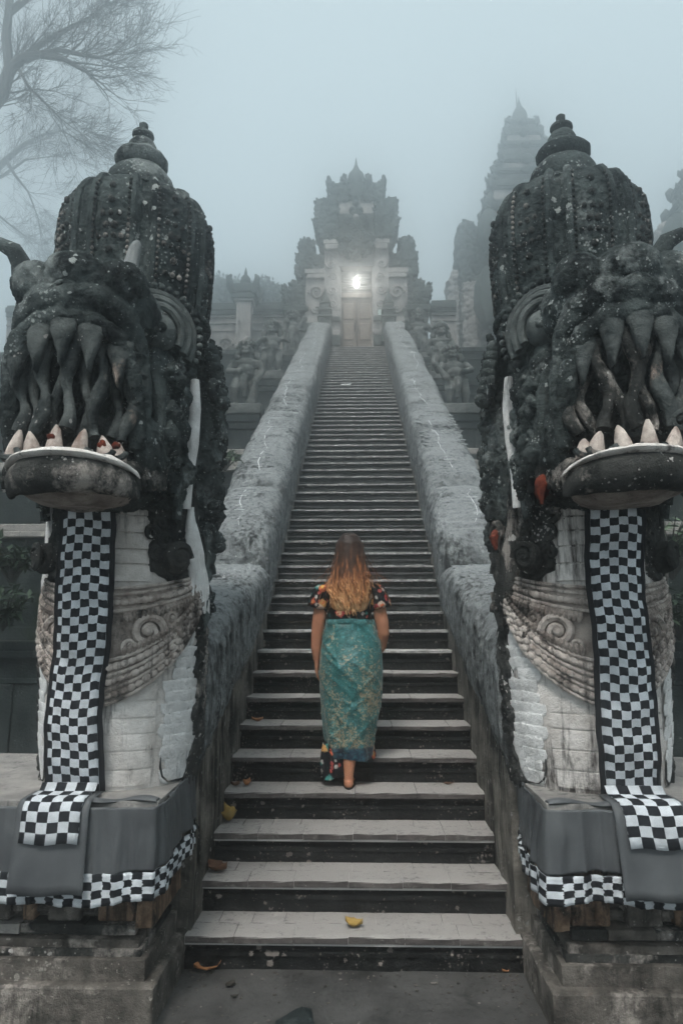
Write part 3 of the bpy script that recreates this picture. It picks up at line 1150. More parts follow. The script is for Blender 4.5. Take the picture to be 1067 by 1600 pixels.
    for s in (-1, 1):
        g.ball((s * .25, 3.2, 3.28), (.08, .20, .12), 16, 10)
        g.ball((s * .29, 3.42, 2.88), (.09, .22, .34), 20, 14)            # cheek
        g.ball((s * .31, 3.25, 2.62), (.06, .17, .15), 16, 10)
        g.ball((s * .27, 3.62, 2.72), (.09, .20, .34), 16, 10)
        g.ball((s * .24, 3.52, 3.27), (.12, .14, .20), 16, 10)               # eye socket bulk
        # brow roll from the snout down behind the arch
        pth = [(s * u, y, z) for u, y, z in ((-.02, 2.93, 3.25), (.13, 2.96, 3.245), (.21, 3.02, 3.20), (.255, 3.09, 3.09), (.28, 3.13, 2.92), (.29, 3.15, 2.7))]
        g.tube(pth, [.082, .08, .075, .068, .056, .042], 12)
        # flame leaves on the cheek
        for q in range(16):
            a = rr.uniform(2.55, 3.05)
            y = rr.uniform(3.25, 3.6)
            b = Vector((s * (.335 + .03 * rr.random()), y, a))
            g.tube([b, b + Vector((s * .04, .05, -.05)), b + Vector((s * .03, .12, -.14))], [.05, .04, .012], 8)
    # upper gum arch
    arch = [(-.315, 3.10, 2.58), (-.32, 3.06, 2.75), (-.305, 3.0, 2.92), (-.25, 2.95, 3.06), (-.13, 2.92, 3.135), (0, 2.91, 3.15)]
    arch = [(a * .93, b, c) for a, b, c in arch]
    arch = arch + [(-a, b, c) for a, b, c in reversed(arch[:-1])]
    g.tube(arch, .042, 10)
    # back of the mouth and the jaw bed
    g.ball((0, 3.42, 2.46), (.33, .50, .10), 24, 12)
    g.ball((0, 3.46, 2.9), (.31, .09, .42), 20, 12)
    put('head', g, BLACK, remesh=.0085, d=[(.016, 6, 4, sd + 1), (.009, 24, 3, sd + 2, (1, 1, 1), True)], cv=(.013, 11, sd + 4, (1, 1, .8), .7, (3.12, 3.42)))
    # wavy ridge over the brow
    g = G()
    pth = []
    for k in range(41):
        t = -1 + 2 * k / 40
        u = .30 * t
        y = 2.885 + .30 * abs(t) ** 2.6
        pth.append((u, y - .012, 3.285 + .018 * math.cos(t * 11) - .05 * t * t))
    g.tube(pth, .012, 7)
    put('brow_ridge', g, BLACK)

    # --- teeth
    for k, u in enumerate((-.232, -.118, 0, .118, .232)):
        ztop = 3.13 - 1.6 * u * u
        yy = 2.90 + 1.3 * u * u
        g = G()
        rings = []
        for t in np.linspace(0, 1, 22):
            hw = .066 * math.sqrt(max(.03, 1 - (t * 1.02 - .12) ** 2 * 1.2)) * (1 - .78 * t)
            zz = ztop - t * .215
            rings.append([(u + hw * math.cos(a) + .02 * u * t, yy + .032 * math.sin(a) - .012 * math.sin(t * 3), zz) for a in np.linspace(0, 2 * math.pi, 20, endpoint=False)])
        g.loft(rings)
        put('upper_tooth', g, BLACK2, d=[(.010, 16, 4, sd + k)])
    for k, u in enumerate((-.275, -.215, -.155, -.09, -.03, .035, .10, .165, .22, .275)):
        ztop = 3.08 - 2.0 * u * u
        yy = 2.955 + 1.5 * u * u + (.035 if k % 2 else -.01)
        ph = rr.uniform(0, 6)
        pth, rad = [], []
        zb = 2.60 + .03 * rr.random()
        for t in np.linspace(0, 1, 34):
            pth.append((u * (1 - .06 * t) + .020 * math.sin(t * 7.5 + ph) * (1 if sx < 0 else 1.3), yy - .035 * t + .01 * math.sin(t * 6 + ph), ztop + (zb - ztop) * t))
            rad.append((.028 - .004 * t + .006 * math.sin(t * 10 + ph)) * (.85 if k % 2 else 1.1))
        g = G()
        g.tube(pth, rad, 14)
        put('fang', g, BLACK2 if (sx < 0 or k > 5) else DARKMIX, d=[(.011, 16, 4, sd + 20 + k)])
        if sx > 0 and k in (3, 6):
            g = G()
            c = Vector(pth[-1])
            g.spiral(c + Vector((.04, -.02, .02)), (1, 0, 0), (0, 0, 1), 1.4, .05, .016, grow=-.01)
            put('curl', g, BLACK2)
    for k, (u, h) in enumerate(((-.25, .06), (-.205, .085), (-.11, .10), (-.01, .115), (.095, .09), (.195, .105))):
        yy = 2.868 + 1.5 * u * u
        g = G()
        g.lathe((u, yy, 2.52), [(.040, -.03), (.040, .0), (.031, h * .4), (.018, h * .8), (.006, h)], 12, 1, .8)
        for vi in range(len(g.v)):
            x_, y_, z_ = g.v[vi]
            g.v[vi] = (x_ + (z_ - 2.535) * rr.choice((-.0, .0)) + .25 * (z_ - 2.535) * math.sin(k * 2.1), y_, z_)
        put('lower_tooth', g, TOOTH, d=[(.009, 22, 3, sd + 40 + k)])
        if sx < 0 and k in (0, 1, 3):
            g = G()
            g.ball((u + .008, yy - .016, 2.55 + h * .1), (.018, .012, .022), 20, 14)
            put('red_stain', g, RED, d=[(.018, 38, 3, k)])
        g = G()
        pth = [(u + .05 * math.cos(a), yy - .035 - .008 * math.sin(a), 2.525 - .03 * math.sin(a) - .002) for a in np.linspace(0, math.pi, 9)]
        g.tube(pth, .014, 7)
        put('gum', g, BLACK2)
    # --- lower lip
    def lip(zc0, rz, ry, du, mat, nm, zoff=0, yoff=0, uo=0):
        g = G()
        rings = []
        for k in range(41):
            t = -1 + 2 * k / 40
            u = .285 * math.sin(t * math.pi / 2) * du + uo
            y = 2.855 + .26 * (1 - math.cos(t * 1.35)) + yoff
            sc = max(.12, (1 - abs(t) ** 3 * .75))
            zz = zc0 + .018 - .055 * t * t + zoff
            rings.append([(u + .0 * a, y - ry * sc * math.cos(a), zz + rz * sc * math.sin(a)) for a in np.linspace(0, 2 * math.pi, 16, endpoint=False)])
        g.loft(rings)
        return put(nm, g, mat, d=[(.013, 9, 3, sd + 60), (.006, 30, 3, sd)])
    lip(2.402, .084, .085, 1.0, DARKMIX, 'lower_lip', 0, 0, -.035)
    lip(2.478, .022, .086, 1.0, PALE, 'lip_rim', 0, -.006, -.035)
    g = G()
    g.ball((.02, 3.22, 2.40), (.25, .32, .07), 24, 12)
    put('chin', g, CARVED, d=[(.014, 9, 3, sd)])
    # jaw corner frills
    for s in (-1, 1):
        g = G()
        for q in range(7):
            t = q / 6
            b = Vector((s * (.26 + .07 * t), 3.06 + .26 * t, 2.47 + .05 * t))
            g.ball(b, (.045, .05, .05), 10, 8)
            g.tube([b, b + Vector((s * .02, -.02, -.05)), b + Vector((s * .035, .0, -.09))], [.035, .028, .01], 7)
        put('jaw_frill', g, DARKMIX, d=[(.008, 24, 2, sd)])
        if sx > 0 and s < 0:
            g = G()
            for q in range(6):
                a_, b_, c_ = Vector((s * (.30 + .01 * q), 3.42 - .03 * q, 2.46)), Vector((s * (.33 + .008 * q), 3.38 - .03 * q, 2.42)), Vector((s * (.345 + .006 * q), 3.35 - .025 * q, 2.37 - .006 * q))
                g.tube([a_, a_.lerp(b_, .5), b_, b_.lerp(c_, .5), c_], [.034, .036, .030, .020, .006], 12)
            put('red_cheek', g, RED, d=[(.022, 20, 3, 5)])
    # --- eyes
    for s in (-1, 1):
        c = Vector((s * .285, 3.33, 3.255))
        d_ = Vector((s * .50, -.86, -.06)).normalized()
        x_ = Vector((0, 0, 1)).cross(d_).normalized()
        up = d_.cross(x_)
        g = G()
        g.ball(c, .100, 22, 14)
        ey = put('eye', g, ARC, d=[(.004, 20, 3, sd)])
        g = G()
        g.ball(c + d_ * .085, .030, 10, 8)
        put('pupil', g, BLACK, ey)
        for rad_, w_, nm, o in ((.118, .022, 'eyelid', .03), (.160, .024, 'eyelid', .0), (.20, .024, 'brow', -.04)):
            g = G()
            pth = [c + d_ * o + x_ * rad_ * math.cos(a) * (1 if True else 1) + up * rad_ * 1.12 * math.sin(a) for a in np.linspace(-.5, math.pi + .5, 22)]
            g.tube(pth, w_, 8)
            put(nm, g, ARC, d=[(.006, 30, 3, sd)])
        g = G()
        for a in np.linspace(-.4, math.pi + .4, 24):
            g.ball(c - d_ * .03 + x_ * .235 * math.cos(a) + up * .262 * math.sin(a), .018, 8, 6)
        put('brow_beads', g, BLACK)
        # beaded cord down the cheek
        g = G()
        for k in range(22):
            t = k / 21
            p = Vector((s * (.385 - .012 * t), 3.46 + .02 * math.sin(t * 3), 2.97 - .42 * t))
            g.ball(p, (.018, .018, .012), 8, 6)
        put('beaded_cord', g, PALE)
        # carved whiskers and small hollow curls behind the mouth
        g = G()
        for q in range(7):
            y = 3.2 + q * .06
            zt = 3.03 - .04 * q
            g.tube([(s * (.305 + .010 * q), y, zt), (s * (.345 + .006 * q), y + .02, zt - .16), (s * (.35), y + .05, zt - .34 - .02 * q), (s * .35, y + .03, zt - .42)], [.03, .034, .026, .008], 8)
        put('whiskers', g, BLACK, d=[(.008, 22, 3, sd + 9)])

    # --- ears, ribbon, flame frill behind
    for s in (-1, 1):
        g = G()
        for q in range(110):
            z = rr.uniform(2.12, 3.5)
            wz = np.interp(z, [2.1, 2.4, 3.0, 3.35, 3.6], [.02, .07, .08, .05, -.02])
            y = rr.uniform(4.1, 4.38)
            b = Vector((s * (.34 + wz * rr.uniform(.2, 1)), y, z))
            g.ball(b, (.045, .06, .055), 8, 6)
            e = b + Vector((s * rr.uniform(.02, .07), rr.uniform(-.08, .08), rr.uniform(-.05, .11)))
            g.tube([b, (b + e) / 2 + Vector((s * .02, 0, 0)), e], [.036, .026, .010], 7)
            if q % 4 == 0:
                g.spiral(b + Vector((s * .04, -.03, 0)), (.3, 1, 0), (0, 0, 1), rr.choice((-1.2, 1.2)), .055, .02, 14, 6)
        g.ball((s * .30, 4.2, 2.85), (.14, .2, .75), 14, 14)
        put('frill', g, BLACK, remesh=.011, d=[(.014, 11, 3, sd + 31 + s)], cv=(.018, 13, sd + 3, (1, 1, 1), .6))
        g = G()
        for q in range(7):
            z = 3.42 - q * .05
            g.ball((s * (.41 + .012 * q), 3.98 + .01 * q, z), (.05, .06, .05), 10, 8)
        g.spiral((s * .46, 3.9, 3.14), (0, 1, 0), (0, 0, 1), 1.3, .07, .026)
        put('ear', g, BLACK, d=[(.008, 22, 3, sd)])
        g = G()
        pth = [(s * .408, 3.66, 3.12), (s * .415, 3.65, 2.95), (s * .405, 3.64, 2.75), (s * .395, 3.63, 2.56), (s * .385, 3.66, 2.40)]
        g.tube(pth, [.024, .036, .04, .034, .026], 10, flat=(1, .8))
        put('white_ribbon', g, WHITE, d=[(.010, 14, 3, sd)])
        g = G()
        for q in range(6):
            a = q / 5
            p0 = Vector((s * .39, 3.74 + .02 * q, 2.42 - .02 * q))
            p1 = Vector((s * (.385 + .03 * a), 3.76 + .06 * a, 2.22))
            p2 = Vector((s * (.40 + .045 * a), 3.78 + .12 * a, 2.06 - .05 * a))
            p3 = Vector((s * (.41 + .05 * a), 3.77 + .16 * a, 1.93 - .10 * a))
            pts_ = [p0.lerp(p1, .5 * k) if k < 2 else (p1.lerp(p2, .25 * (k - 2)) if k < 6 else p2.lerp(p3, .34 * (k - 6))) for k in range(10)]
            g.tube(pts_, [.018, .022, .026, .028, .028, .028, .026, .022, .016, .008], 10)
        put('ribbon_end', g, WHITE if sx < 0 else DARKMIX, d=[(.012, 14, 3, sd + 3), (.006, 40, 2, sd)])
        g = G()
        for q in range(5):
            a = q / 4
            g.spiral((s * .44, 3.97 + .04 * a, 2.30 - .11 * q), (.2 * s, 1, 0), (0, 0, 1), 1.3 * (-1) ** q, .065, .024, 20, 8)
            g.tube([(s * .42, 3.95, 2.33 - .11 * q), (s * .455, 3.92, 2.27 - .11 * q), (s * .45, 3.90, 2.19 - .11 * q)], [.03, .026, .008], 8)
        put('tassel', g, DARKMIX if sx > 0 else BLACK, d=[(.010, 18, 3, sd + 3)])
        if sx > 0 and s < 0:
            g = G()
            for zz_, ss in ((2.30, .05),):
                g.tube([(s * .45, 3.93, zz_), (s * .475, 3.90, zz_ - ss * .7), (s * .465, 3.89, zz_ - ss * 2)], [.022, .024, .006], 8)
            put('red_leaf', g, RED, d=[(.010, 20, 3, sd + 3)])
        # curls at the throat
        g = G()
        c = surf(s * .92, 2.13, .055)
        tg = Vector((math.cos(.92), s * math.sin(.92), 0)) * s
        tg = Vector((s * math.cos(.92), math.sin(.92), 0))
        g.ball(c, (.075, .06, .085), 14, 10)
        g.spiral(c + Vector((s * .03, -.05, 0)), tg, (0, 0, 1), 1.7, .075, .022)
        for q in range(16):
            th, z = rr.uniform(.62, 1.1), rr.uniform(2.1, 2.5)
            c = surf(s * th, z, .025)
            t2 = Vector((s * math.cos(th), math.sin(th), 0))
            g.spiral(c, t2, (0, 0, 1), rr.choice((-1.2, 1.2)), rr.uniform(.035, .055), .018, 14, 6)
        put('throat_curls', g, DARKMIX, d=[(.009, 20, 3, sd)])

    # --- horns
    horns = [(.42, True), (-.17, False)] if sx < 0 else [(.30, True)]
    for u, curved in horns:
        g = G()
        if curved:
            q = u - .12
            pth = [(q + .0, 3.1, 3.40), (q + .01, 3.08, 3.5), (q + .05, 3.07, 3.57), (q + .12, 3.08, 3.61), (q + .2, 3.1, 3.62)]
            g.tube(pth, [.055, .05, .042, .032, .014], 10)
            put('horn', g, BLACK)
        else:
            g.tube([(u - .0, 3.16, 3.38), (u - .012, 3.17, 3.5), (u - .030, 3.185, 3.63), (u - .040, 3.19, 3.665), (u - .044, 3.192, 3.68)], [.045, .040, .031, .024, .010], 12)
            put('horn', g, stone('grey_horn_stone', (.12, .13, .13), (.22, .23, .23), bump=.5), d=[(.004, 30, 2, 1)])

    # --- crown
    cc = (0, 3.80, 0)
    prof = [(.34, 3.36), (.385, 3.46), (.405, 3.6), (.415, 3.75), (.42, 3.9), (.418, 4.04), (.402, 4.14), (.36, 4.22), (.29, 4.272), (.2, 4.29)]
    g = G()
    rp = np.array(prof)
    zz = np.linspace(3.36, 4.29, 110)
    fine = [(float(np.interp(z, rp[:, 1], rp[:, 0])), float(z)) for z in zz]
    rings = []
    for r, z in fine:
        ring = []
        for k in range(260):
            a = 2 * math.pi * k / 260
            lobe = 1 + .035 * math.cos(a * 4) ** 2 - .03 * (abs(math.cos(a * 4)) < .18) * (3.5 < z < 4.2)
            ring.append((r * lobe * math.cos(a), 3.80 + r * lobe * math.sin(a), z))
        rings.append(ring)
    g.loft(rings)
    cr = put('crown', g, CROWN, d=[(.010, 9, 3, sd), (.007, 44, 3, sd + 3, (1, 1, 1.0), True)], cv=(.008, 22, sd + 9, (1, 1, 1.0), .5))
    g = G()
    for a8 in range(16):                         # paired ribs
        a = (a8 // 2) * math.pi / 4 + (.13 if a8 % 2 else -.13) + math.pi / 8
        pth = [((r + .012) * math.cos(a), 3.80 + (r + .012) * math.sin(a), z) for r, z in fine[14::2]]
        g.tube(pth, [.022] * (len(pth) - 3) + [.02, .016, .01], 7)
    put('crown_rib', g, CROWN, cr, d=[(.007, 26, 3, sd)])
    g = G()
    for a8 in range(8):                          # rosettes and strings of beads between the ribs
        a0 = a8 * math.pi / 4
        for z in np.arange(3.5, 4.2, .032):
            r = float(np.interp(z, rp[:, 1], rp[:, 0])) * 1.03 + .012
            for da in (-.215, .215):
                g.ball((r * math.cos(a0 + da), 3.80 + r * math.sin(a0 + da), z), .0105, 6, 5)
        for z, ws in ((4.12, (0,)), (4.03, (0,)), (3.95, (-.10, 0, .10)), (3.88, (-.05, .05)), (3.82, (-.14, -.05, .05, .14)), (3.74, (0,)), (3.66, (-.1, 0, .1))):
            r = float(np.interp(z, rp[:, 1], rp[:, 0])) * 1.03 + .010
            for da in ws:
                g.ball((r * math.cos(a0 + da), 3.80 + r * math.sin(a0 + da), z), .020 if len(ws) < 3 else .015, 7, 5)
    put('crown_beads', g, DARKMIX, cr, kind='stuff')
    for z, r, rb in ((3.44, .405, .024), (3.51, .43, .018)):
        g = G()
        for k in range(72):
            a = 2 * math.pi * k / 72
            g.ball((r * math.cos(a), 3.80 + r * math.sin(a), z), (rb, rb, rb * 1.2), 7, 5)
        put('crown_band', g, CROWN, cr)
    g = G()
    g.lathe((0, 3.80, 0), [(.235, 4.275), (.24, 4.30), (.225, 4.318), (.20, 4.325), (.205, 4.345), (.20, 4.39), (.183, 4.44), (.15, 4.485), (.115, 4.51)], 40, 1, 1, 8, .05)
    put('pot', g, CROWN, cr, d=[(.010, 9, 3, sd)])
    g = G()
    g.lathe((0, 3.80, 0), [(.09, 4.505), (.128, 4.515), (.152, 4.545), (.155, 4.575), (.135, 4.60), (.09, 4.612)], 32)
    put('crown_ring', g, CROWN, cr, d=[(.013, 20, 3, sd)])
    g = G()
    g.lathe((0, 3.80, 0), [(.078, 4.605), (.088, 4.635), (.084, 4.67), (.066, 4.70), (.04, 4.715), (.05, 4.722), (.066, 4.738), (.064, 4.755), (.04, 4.772), (.02, 4.785), (.026, 4.80), (.028, 4.82), (.016, 4.832), (.002, 4.836)], 24)
    put('crown_tip', g, CROWN, cr, d=[(.004, 30, 2, sd)])
    return R

NAGA = {sx: naga(sx) for sx in (-1, 1)}

# ------------------------------------------------------------------ checkered sashes
for sx in (-1, 1):
    side = 'left' if sx < 0 else 'right'
    sh = thing('checkered_sash', 'long black and white checkered sash hanging down the chest of the %s stone serpent' % side, 'sash', (sx * 1.3, 3.5, 1.0), 'checkered sashes')
    NR = 44
    def srow(t):
        z = 2.345 + (.985 - 2.345) * t
        cy, rx, ry = colpar(z)
        y = cy - ry - .055 - .03 * math.sin(t * math.pi) * .6 - (.05 * max(0, 1 - t * 4)) + .012 * math.sin(t * 14) + .004 * math.sin(t * 41 + sx)
        x = (.055 if sx < 0 else .03) + .03 * t
        return x, y, z
    def strip(nm, ulo, uhi, nu, mat, off, wob):
        pts = []
        for k in range(NR):
            t = k / (NR - 1)
            x, y, z = srow(t)
            for c in range(nu):
                u = ulo + (uhi - ulo) * c / (nu - 1)
                cv = .42 - math.sqrt(max(.01, .42 ** 2 - u * u))
                pts.append((sx * (X0 + x + u * (1 + .03 * math.sin(t * 9 + sx)) + .006 * math.sin(t * 13 + sx)), y + cv * .7 - off + wob * math.sin(t * 23 + u * 30) + .004 * math.sin(t * 60 + u * 14), z + .006 * math.sin(u * 22 + t * 7)))
        return sheet(nm, pts, nu, NR, mat, sh, .004)
    strip('black_edge', -.145, .145, 12, BLACKCLOTH, 0, .0015)
    strip('checkered_band', -.121, .121, 12, checker_mat('sash_checker_' + side, 5.5, 34), .006, .0015)
    # the end that turns over the plinth edge
    def flap(nm, ulo, uhi, pathyz, mat, nu=12, flare=0.0, wob=.004, dx=0):
        pts = []
        nr = len(pathyz)
        for k, (y, z) in enumerate(pathyz):
            t = k / (nr - 1)
            for c in range(nu):
                q = c / (nu - 1)
                u = (ulo + (uhi - ulo) * q) * (1 + flare * t)
                pts.append((sx * (X0 + (.088 if sx < 0 else .062) + dx * t + u), y - wob * (1 + math.sin(q * 9 + t * 3)) * t - (.0 if t < .95 else .003), z + .004 * math.sin(q * 8) * t))
        return sheet(nm, pts, nu, nr, mat, sh, .004)
    dxx = .0 if sx < 0 else .03
    rows = [(3.50, 1.03), (3.47, .998), (3.42, .995), (3.345, .992), (3.312, .965), (3.302, .93), (3.298, .89), (3.294, .85), (3.290, .81)]
    flap('checkered_end', -.135, .135, rows, checker_mat('sash_end_checker_' + side, 5.5 if sx < 0 else 5, 7), 12, .0, .003, dxx)
    rows = [(3.50, .99), (3.42, .988), (3.35, .984), (3.322, .955), (3.314, .92), (3.310, .86), (3.306, .80), (3.300, .74), (3.294, .69), (3.288, .64), (3.284, .60)]
    flap('backing_cloth', -.165, .165, rows, GREYCLOTH, 16, .04, .005, dxx)

# ------------------------------------------------------------------ guardian statues on the terraces
def ped(px0, px1, ytop, Y, zbase, lab, pale_band=True):
    a, b = at(px0, ytop, Y), at(px1, ytop, Y)
    cx, hw, zt = (a.x + b.x) / 2, (b.x - a.x) / 2, a.z
    t = thing('statue_pedestal', lab, 'pedestal', (cx, Y, zbase), 'guardian pedestals')
    h = zt - zbase
    for f0, f1, k, m, nm in ((0, .22, 1.12, WALLDARK, 'base'), (.22, .32, 1.04, LEDGE if pale_band else WALLDARK, 'band'), (.32, .62, .86, WALLDARK, 'die'),
                             (.62, .72, .98, WALLDARK, 'moulding'), (.72, .84, 1.08, WALLDARK, 'moulding'), (.84, 1.0, 1.16, STATUE, 'cap')):
        g = G()
        g.box((cx - hw * k, Y - hw * k, zbase + h * f0), (cx + hw * k, Y + hw * k, zbase + h * f1))
        part(nm, g, m, t, bevel=.018)
    return cx, zt

def guardian(px, ytop, ybot, Y, seed, lab, pose):
    p, q = at(px, ybot, Y), at(px, ytop, Y)
    h = q.z - p.z
    t = thing('guardian_statue', lab, 'statue', (p.x, Y, p.z), 'guardian statues beside the stairs')
    c = Vector((p.x, Y, p.z))
    s = pose['side']
    V = lambda x, y, z: c + Vector((x * s * h, y * h, z * h))
    r = lambda v: v * h
    rr = random.Random(seed)
    g = G()
    g.ball(V(0, 0, .02), (r(.20), r(.17), r(.045)), 14, 8)
    lean = pose.get('lean', 0)
    for sg in (-1, 1):                       # bent stocky legs
        k = pose.get('stride', .03) * sg
        g.tube([V(sg * .10, -.02 + k, .02), V(sg * .115, -.04 + k, .12), V(sg * .12, -.07 + k, .24), V(sg * .08, 0, .40)], [r(.04), r(.05), r(.062), r(.085)], 10)
        g.ball(V(sg * .11, -.08 + k, .025), (r(.04), r(.075), r(.03)), 10, 8)
    g.ball(V(0, .0, .42), (r(.145), r(.12), r(.10)), 14, 10)
    g.tube([V(0, -.11, .42), V(0, -.12, .3), V(.01, -.1, .14)], [r(.05), r(.055), r(.03)], 8)   # loincloth
    g.ball(V(lean * .3, -.03, .50), (r(.125), r(.115), r(.10)), 14, 10)      # belly
    g.ball(V(lean * .6, .0, .61), (r(.145), r(.10), r(.10)), 14, 10)         # chest
    hx = lean
    g.tube([V(lean * .7, 0, .66), V(hx, -.01, .74)], [r(.06), r(.06)], 10)
    # arms
    for sg, key in ((-1, 'la'), (1, 'ra')):
        e, w_ = pose[key]
        sh = V(lean * .6 + sg * .15, 0, .655)
        g.tube([sh, V(*e), V(*w_)], [r(.055), r(.048), r(.038)], 9)
        g.ball(V(*w_), r(.045), 10, 8)
    for k in range(9):                       # collar, belt and sash carving
        a = math.pi * k / 8
        g.ball(V(lean * .6 + .13 * math.cos(a), -.085 * math.sin(a), .665 - .05 * math.sin(a)), r(.022), 7, 5)
        g.ball(V(.14 * math.cos(a), -.125 * math.sin(a), .45), r(.022), 7, 5)
    part('body', g, STATUE, t, remesh=h * .0115, disp=(h * .008, 9 / h, 3, seed))
    g = G()
    g.ball(V(hx, -.02, .80), (r(.085), r(.085), r(.085)), 14, 10)
    g.ball(V(hx, -.10, .785), (r(.03), r(.03), r(.022)), 8, 6)               # nose
    for sg in (-1, 1):
        g.ball(V(hx + sg * .04, -.09, .815), r(.023), 8, 6)                    # bulging eyes
        g.ball(V(hx + sg * .10, .0, .79), (r(.03), r(.03), r(.05)), 8, 6)      # ears
        g.ball(V(hx + sg * .125, .03, .74), (r(.05), r(.05), r(.075)), 10, 8)  # hair falling on the shoulders
        g.ball(V(hx + sg * .10, .02, .86), (r(.05), r(.05), r(.05)), 8, 6)
    g.tube([V(hx - .05, -.095, .755), V(hx, -.11, .745), V(hx + .05, -.095, .755)], r(.017), 6)
    hd = part('head', g, STATUE, t, remesh=h * .010, disp=(h * .006, 12 / h, 3, seed + 2))
    g = G()
    n = 12
    g.lathe(V(hx, 0, 0), [(r(.105), r(.835)), (r(.115), r(.86)), (r(.10), r(.885)), (r(.085), r(.90)), (r(.08), r(.93)), (r(.05), r(.96)), (r(.03), r(.985)), (r(.005), r(1.0))], 14)
    for k in range(n):
        a = 2 * math.pi * k / n
        g.ball(V(hx + .105 * math.cos(a), .105 * math.sin(a), .88), (r(.025), r(.025), r(.035)), 7, 5)
    part('crown', g, STATUE, hd, disp=(h * .006, 14 / h, 2, seed))
    if pose.get('club'):
        a, b = pose['club']
        g = G()
        g.tube([V(*a), V(*[(x + y) / 2 for x, y in zip(a, b)]), V(*b)], [r(.022), r(.035), r(.055)], 9)
        g.ball(V(*b), r(.06), 10, 8)
        part('club', g, STATUE, t, disp=(h * .006, 14 / h, 2, seed))
    return t

ped(352, 408, 640, 11.6, 4.35, 'tiered dark pedestal under the nearest guardian statue left of the stairs')
ped(398, 452, 590, 15.5, 6.25, 'dark pedestal under the middle guardian statue left of the stairs', False)
ped(436, 478, 556, 19.2, 8.45, 'small pedestal under the farthest guardian statue left of the stairs', False)
ped(684, 742, 640, 11.6, 4.35, 'tiered dark pedestal under the nearest guardian statue right of the stairs')
ped(664, 714, 590, 15.2, 6.25, 'dark pedestal under the middle guardian statue right of the stairs', False)
ped(634, 676, 560, 19.2, 8.45, 'small pedestal under the farthest guardian statue right of the stairs', False)
guardian(382, 526, 641, 11.6, 1, 'stone guardian lowering a club beside its leg, nearest on the left',
         dict(side=1, lean=.02, stride=.05, la=((-.21, -.02, .52), (-.05, -.14, .47)), ra=((.22, 0, .52), (.16, -.1, .36)), club=((.16, -.1, .40), (.10, -.12, .06))))
guardian(424, 497, 591, 15.5, 2, 'stone guardian with arm folded across its chest, second on the left of the stairs',
         dict(side=1, lean=0, stride=.01, la=((-.23, -.03, .55), (-.10, -.14, .60)), ra=((.24, 0, .60), (.20, -.02, .78)), club=((.19, -.04, .62), (.23, 0, .92))))
guardian(456, 481, 556, 19.2, 3, 'small fog-blurred stone guardian farthest up on the left of the stairs',
         dict(side=1, lean=0, stride=.02, la=((-.22, -.03, .53), (-.16, -.12, .42)), ra=((.22, 0, .53), (.12, -.13, .50)), club=((.12, -.13, .5), (.25, -.06, .74))))
guardian(714, 533, 641, 11.6, 4, 'stone guardian leaning with one arm stretched towards the steps, nearest on the right',
         dict(side=-1, lean=.05, stride=-.05, la=((-.20, -.04, .56), (-.08, -.15, .50)), ra=((.26, -.05, .55), (.30, -.12, .62)), club=((.28, -.12, .6), (.16, -.15, .42))))
guardian(690, 500, 591, 15.2, 5, 'upright stone guardian with arms at its sides, second on the right of the stairs',
         dict(side=-1, lean=0, stride=.0, la=((-.22, -.01, .53), (-.19, -.05, .40)), ra=((.22, -.01, .53), (.19, -.05, .40)), club=((-.19, -.05, .42), (-.2, -.08, .12))))
guardian(655, 480, 560, 19.2, 6, 'small fog-blurred stone guardian farthest up on the right of the stairs',
         dict(side=-1, lean=.0, stride=.03, la=((-.22, -.02, .53), (-.10, -.13, .55)), ra=((.22, -.02, .54), (.23, -.1, .70)), club=((.23, -.1, .66), (.26, -.08, .9))))

# ------------------------------------------------------------------ temple gate
YG = 22.5
gate = thing('temple_gate', 'tall carved stone gate tower with double doors at the head of the stairs', 'gate', (-.035, YG, TOPZ))
GC = 557.0
def gx(px): return at(px, 480, YG).x
def gz(py): return at(GC, py, YG).z
CX = gx(GC)
PXM = (gx(600) - gx(514)) / 86.0
def gbox(nm, hw, y0, y1, yf, yb, mat, tp=(1, 1), parent=None, **kw):
    g = G()
    g.box((CX - hw * PXM, yf, gz(y1)), (CX + hw * PXM, yb, gz(y0)), tp)
    kw.setdefault('bevel', .02)
    return part(nm, g, mat, parent or gate, **kw)
def gprism(nm, outline, yf, yb, mat, rem=.035, dsp=(.03, 3.2, 4, 3), parent=None):
    for s in (-1, 1):
        g = G()
        o = [(CX + s * (gx(px) - CX) * -1 if s > 0 else gx(px), gz(py)) for px, py in outline]
        g.prism(o, 'y', yf, yb)
        me = g.mesh(nm, remesh=rem)
        displace(me, *dsp)
        carve(me, .06, 4.2, 5, (1, 1, 1), .6)
        displace(me, .03, 9, 2, 5, (1, 1, 1), True)
        o_ = part(nm, me, mat, parent or gate)
        cr_ = random.Random(len(outline))
        g = G()
        for (ax_, az_), (bx_, bz_) in zip(o, o[1:] + o[:1]):      # curled leaves along the silhouette
            ln = math.hypot(bx_ - ax_, bz_ - az_)
            for q in range(max(1, int(ln / .16))):
                t_ = (q + cr_.random()) / max(1, int(ln / .16))
                x_, z_ = ax_ + (bx_ - ax_) * t_, az_ + (bz_ - az_) * t_
                dx_, dz_ = (x_ - sum(p_[0] for p_ in o) / len(o)), (z_ - sum(p_[1] for p_ in o) / len(o))
                dl = max(.01, math.hypot(dx_, dz_))
                g.tube([(x_, yf + .1, z_), (x_ + dx_ / dl * .06, yf + .02, z_ + dz_ / dl * .04 + .01), (x_ + dx_ / dl * .09, yf, z_ + dz_ / dl * .03 + .05)], [.055, .045, .012], 6)
        part('leaf_curls', g, mat, o_, kind='stuff')
